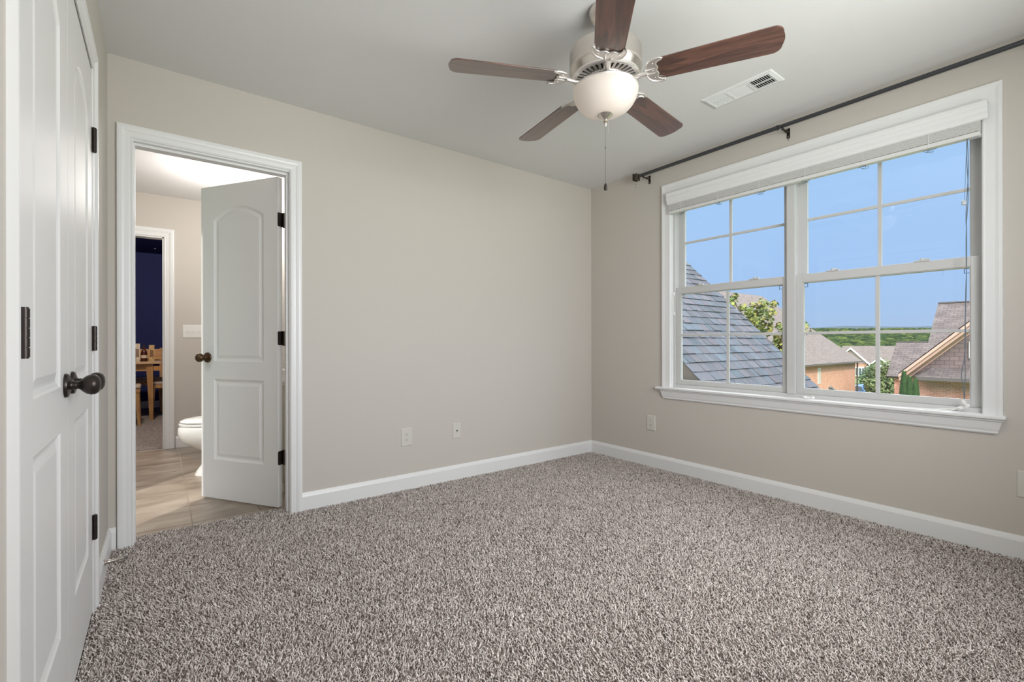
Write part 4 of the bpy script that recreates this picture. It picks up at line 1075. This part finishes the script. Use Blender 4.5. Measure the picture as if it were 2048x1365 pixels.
for (yy, zz) in ((27.2, -3.95), (27.0, -6.0)):
    b = MB(); b.box(94.0, 94.26, yy-.75, yy+.75, zz-.8, zz+.8); q = b.build('window_trim', M['whitetrim'], hB)
    b = MB()
    for k in (-1, 0, 1): b.box(93.95, 94.0, yy+k*.45-.16, yy+k*.45+.16, zz-.6, zz+.6)
    b.build('window_pane', M['darkglass'], q)
# parked blue car
car = empty('parked_car', (70, 20.5, -5), label='small blue car parked beside the middle brick house, just above the window sill', cat='car')
cx_, cy_, cz_ = 58.0, 16.9, -4.1
b = MB(); b.prism([(16.2, cz_-.7), (17.9, cz_-.7), (18.0, cz_-.1), (17.7, cz_+.1), (17.5, cz_+.6), (16.6, cz_+.6), (16.4, cz_+.1), (16.1, cz_-.1)], cx_, cx_+4, 'x'); 
car.location = (60, 17, -5); b.build('car_body', pmat('car_blue', (.10, .20, .42), .3), car, bevel=.1)
b = MB(); b.prism([(16.55, cz_+.12), (17.55, cz_+.12), (17.42, cz_+.52), (16.68, cz_+.52)], cx_-.02, cx_+.01, 'x'); b.build('windscreen', M['darkglass'], car)
for yy in (16.35, 17.75):
    for xx in (cx_+.8, cx_+3.2):
        b = MB(); b.tube([(xx, yy-.1, cz_-.57), (xx, yy+.1, cz_-.57)], .33, 14); b.build('wheel', M['dark'], car)

# ---- trees
def leafy(name, blobs, n, size, cols, trunk, label, cat='tree', group=None, loc=None, shape='leaf', tw=.12):
    loc = loc or (trunk[0][0], trunk[0][1], trunk[0][2])
    r = empty(name, loc, label=label, cat=cat, group=group)
    b = MB()
    vol = [s_[3]**2 for s_ in blobs]; tot = sum(vol)
    for (cx, cy, cz, rr, *sc), v_ in zip(blobs, vol):
        sz = sc[0] if sc else 1.0
        for _ in range(int(n*v_/tot)):
            d = Vector((random.gauss(0, 1), random.gauss(0, 1), random.gauss(0, 1))).normalized()
            q = rr*random.uniform(.55, 1.05)
            p = Vector((cx, cy, cz))+Vector((d.x*q, d.y*q, d.z*q*sz))
            nrm = (d+Vector((random.uniform(-.8, .8), random.uniform(-.8, .8), random.uniform(-.2, 1)))).normalized()
            u = nrm.orthogonal().normalized(); u.rotate(Matrix.Rotation(random.uniform(0, 6.28), 3, nrm)); v = nrm.cross(u)
            s_ = size*random.uniform(.6, 1.25); c = random.choice(cols); g_ = random.uniform(.8, 1.2); b.col = (c[0]*g_, c[1]*g_, c[2]*g_)
            if shape == 'maple':
                pts = [p+u*s_*math.cos(a)*rad+v*s_*math.sin(a)*rad for a, rad in ((0, 1), (.5, .45), (.95, .85), (1.5, .4), (2.3, .6), (3.14, .35), (3.98, .6), (4.78, .4), (5.33, .85), (5.78, .45))]
                b.add(pts, [tuple(range(10))])
            else:
                b.add([p+u*s_, p+v*s_*.5, p-u*s_, p-v*s_*.5], [(0, 1, 2, 3)])
    b.build('foliage', M['leaf'], r, fixn=False)
    b = MB()
    for path in trunk[1]: b.tube(path, [tw*(1-.7*i/(len(path)-1)) for i in range(len(path))], 8)
    b.build('trunk', M['bark'], r, smooth=True)
    return r
YG = [(.22, .26, .06), (.30, .31, .08), (.14, .20, .05), (.10, .16, .045), (.33, .28, .09)]
mx, my = 12.2, 6.1
def MP(u, v, dx=0):   # point of the maple crown on its own vertical plane
    r_ = (u-1024)/932.1; dirx, diry = .6034+.7974*r_, .7974-.6034*r_; t = (mx+dx)/dirx
    return (mx+dx, diry*t, CAM_H-(v-686)/932.1*t)
mb = []
for u, v, rad in ((1513, 620, .20), (1525, 610, .17), (1505, 640, .24), (1528, 645, .22), (1512, 662, .22), (1495, 625, .12), (1541, 625, .13), (1548, 610, .10), (1535, 664, .14), (1486, 615, .10), (1467, 600, .12), (1463, 610, .12), (1470, 591, .07),
                  (1560, 655, .12), (1564, 680, .2), (1556, 688, .14), (1565, 698, .18), (1575, 690, .2), (1590, 660, .3), (1560, 720, .3)):
    p_ = MP(u, v, random.uniform(-.25, .25)); mb.append((p_[0], p_[1], p_[2], rad))
mt_ = MP(1530, 760)
leafy('maple_tree', mb, 1900, .07, YG, ((mt_[0], mt_[1], -5), [[(mt_[0], mt_[1], -5), (mt_[0], mt_[1]+.1, -2), (mt_[0], mt_[1]+.2, .2), MP(1515, 640)], [(mt_[0], mt_[1]+.2, .2), MP(1490, 640), MP(1467, 602)], [(mt_[0], mt_[1]+.1, -1), MP(1566, 720), MP(1563, 670)]]),
      'young yellow-green maple poking up beyond the slate-blue roof, left of the mullion', shape='maple', tw=.05)
def VP(u, v, d):
    r_ = (u-1024)/932.1; return ((.6034+.7974*r_)*d, (.7974-.6034*r_)*d, CAM_H-(v-686)/932.1*d)
G1 = [(.11, .155, .05), (.15, .20, .07), (.08, .125, .045), (.18, .215, .08)]
G2 = [(.05, .095, .035), (.07, .12, .045), (.09, .15, .055)]
bb = []
for u, v, rad in ((1768, 740, 1.0), (1778, 758, 1.2), (1755, 765, 1.0), (1790, 770, 1.1), (1765, 782, 1.3), (1795, 790, 1.0), (1748, 785, .8), (1783, 742, .7), (1742, 770, .7), (1775, 800, 1.5)):
    p_ = VP(u, v, 42+random.uniform(-1, 1)); bb.append((*p_, rad))
p0 = VP(1772, 800, 42)
leafy('round_tree', bb, 5200, .14, G1, ((p0[0], p0[1], -5), [[(p0[0], p0[1], -5), (p0[0], p0[1], -3), VP(1772, 765, 42)]]), 'bushy light green tree in front of the far house, left of the two conical shrubs')
bb = []
for u, v, rad in ((1742, 745, 1.0), (1738, 760, 1.2), (1736, 775, 1.3), (1746, 790, 1.4)):
    p_ = VP(u, v, 60); bb.append((*p_, rad))
p0 = VP(1740, 800, 60)
leafy('dark_tree', bb, 1800, .18, G2, ((p0[0], p0[1], -6), [[(p0[0], p0[1], -6), (p0[0], p0[1], -4), VP(1740, 765, 60)]]), 'darker green tree beside the corner of the middle brick house')
def arbor(u, vt, d, hw, label):
    x, y, zt = VP(u, vt, d)
    r = empty('arborvitae', (x, y, -5), label=label, cat='shrub', group='conical evergreens by the right house')
    b = MB(); Hh = zt+5
    for _ in range(1500):
        t = random.random()**.7; a = random.uniform(0, 2*PI); rr = hw*(1-t)**.75*random.uniform(.75, 1.05)+.03
        p = Vector((x+rr*math.cos(a), y+rr*math.sin(a), -5+Hh*t)); s_ = .09
        u_ = Vector((-math.sin(a), math.cos(a), 0)); v_ = Vector((math.cos(a)*.3, math.sin(a)*.3, 1)).normalized()
        g_ = random.uniform(.7, 1.25); b.col = (.07*g_, .14*g_, .05*g_)
        b.add([p-u_*s_*.5, p+u_*s_*.5, p+v_*s_*1.7], [(0, 1, 2)])
    b.build('foliage', M['leaf'], r, fixn=False)
    b = MB(); b.lathe([(hw*.75, -4.6), (hw*.6, -5+Hh*.4), (hw*.3, -5+Hh*.75), (.02, -5+Hh*.97)], 12, Matrix.Translation((x, y, 0))); b.tube([(x, y, -5), (x, y, -4.5)], .06, 8); b.build('inner_growth', pmat('evergreen_core', (.05, .11, .035), .9), r)
arbor(1808, 748, 21.2, .42, 'left and tallest of the conical evergreens at the corner of the right house')
arbor(1819, 759, 20.2, .36, 'middle conical evergreen, touching the tallest one')
arbor(1831, 764, 19.2, .30, 'rightmost conical evergreen, in front of the brick wall')
# small dark ornament on the near fence-level roof
orn = empty('roof_finial', VP(1661, 786, 20), label='small dark weather vane seen against the salmon brick wall above the sill', cat='weather vane')
x, y, z_ = VP(1661, 776, 20); b = MB(); b.tube([(x, y, -5), (x, y, z_-.1)], .03, 8); b.tube([(x-.02, y+.03, z_-.12), (x, y, z_), (x, y-.02, z_+.06)], [.05, .08, .03], 8); b.tube([(x, y, z_), (x+.05, y-.1, z_-.1), (x+.1, y-.2, z_-.12)], [.06, .05, .02], 8)
b.build('vane_body', M['gutter'], orn, smooth=True)
# low brick garden wall
b = MB(); b.box(40, 40.4, 6.5, 16.5, -5, -3.15); gw = b.build('garden_wall', M['brickA']); tag(gw, 'low salmon brick garden wall running just above the window sill line', 'wall')

# ---- wooded land to the horizon
def canopy_field(name, rows, label, mat, seed=3):
    rnd = random.Random(seed); b = MB()
    import bmesh
    bm = bmesh.new(); bmesh.ops.create_icosphere(bm, subdivisions=2, radius=1); base = [tuple(v.co) for v in bm.verts]; fcs = [tuple(v.index for v in f.verts) for f in bm.faces]; bm.free()
    for (d0, d1, ztop, rad, nn_) in rows:
        for _ in range(nn_):
            u = rnd.uniform(1560, 1985); d = rnd.uniform(d0, d1); x, y, _z = VP(u, 686, d); rr = rad*rnd.uniform(.6, 1.3)
            zt = ztop(d)+rnd.uniform(-.4, .6)*rad*.7
            cyl = rnd.choice(FC); g_ = rnd.uniform(.75, 1.25); b.col = (cyl[0]*g_, cyl[1]*g_, cyl[2]*g_)
            ph = rnd.uniform(0, 6)
            vs = []
            for v in base:
                k_ = 1+.22*math.sin(v[0]*5+ph)*math.sin(v[1]*6+ph*2)*math.cos(v[2]*5)+rnd.uniform(-.07, .07)
                vs.append((x+v[0]*rr*k_, y+v[1]*rr*k_, zt-rr*.8+v[2]*rr*.85*k_))
            b.add(vs, fcs)
    o = b.build(name, mat, fixn=False); return tag(o, label, 'woodland', kind='stuff')
FC = [(.022, .040, .016), (.032, .052, .020), (.016, .030, .015), (.042, .062, .022), (.065, .085, .025)]
lm = tintmat('woodland_canopy', .95, noise=.6, nscale=.9, spec=.02)
canopy_field('woodland', [
    (115, 240, lambda d: -2.0+(d-115)*.034, 1.9, 1700),
    (240, 420, lambda d: 2.6+(d-240)*.038, 2.7, 1700),
    (420, 640, lambda d: 10.5+(d-420)*.040, 3.6, 1500)], 'dense green woodland stretching behind the houses to the horizon', lm)
b = MB(); b.slab([(105, -60, -9.0), (105, 300, -9.0), (640, 400, 5), (640, -300, 5)], (0, 0, -1)); q = b.build('wooded_ground', M['stucco'] if False else pmat('forest_floor', (.03, .06, .02), .95)); q['kind'] = 'structure'
FCsave = FC
# far ridge line
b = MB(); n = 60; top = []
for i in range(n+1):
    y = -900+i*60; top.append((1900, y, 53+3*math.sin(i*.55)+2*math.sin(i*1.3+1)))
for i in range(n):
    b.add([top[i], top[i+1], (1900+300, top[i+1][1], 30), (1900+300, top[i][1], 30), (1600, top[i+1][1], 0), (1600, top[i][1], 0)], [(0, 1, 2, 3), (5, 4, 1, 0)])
q = b.build('distant_ridge', pmat('hazed_wooded_ridge', (.030, .052, .068), .95, var=.15, vscale=.01)); q['kind'] = 'structure'  # blue of aerial haze put into the ridge's base colour
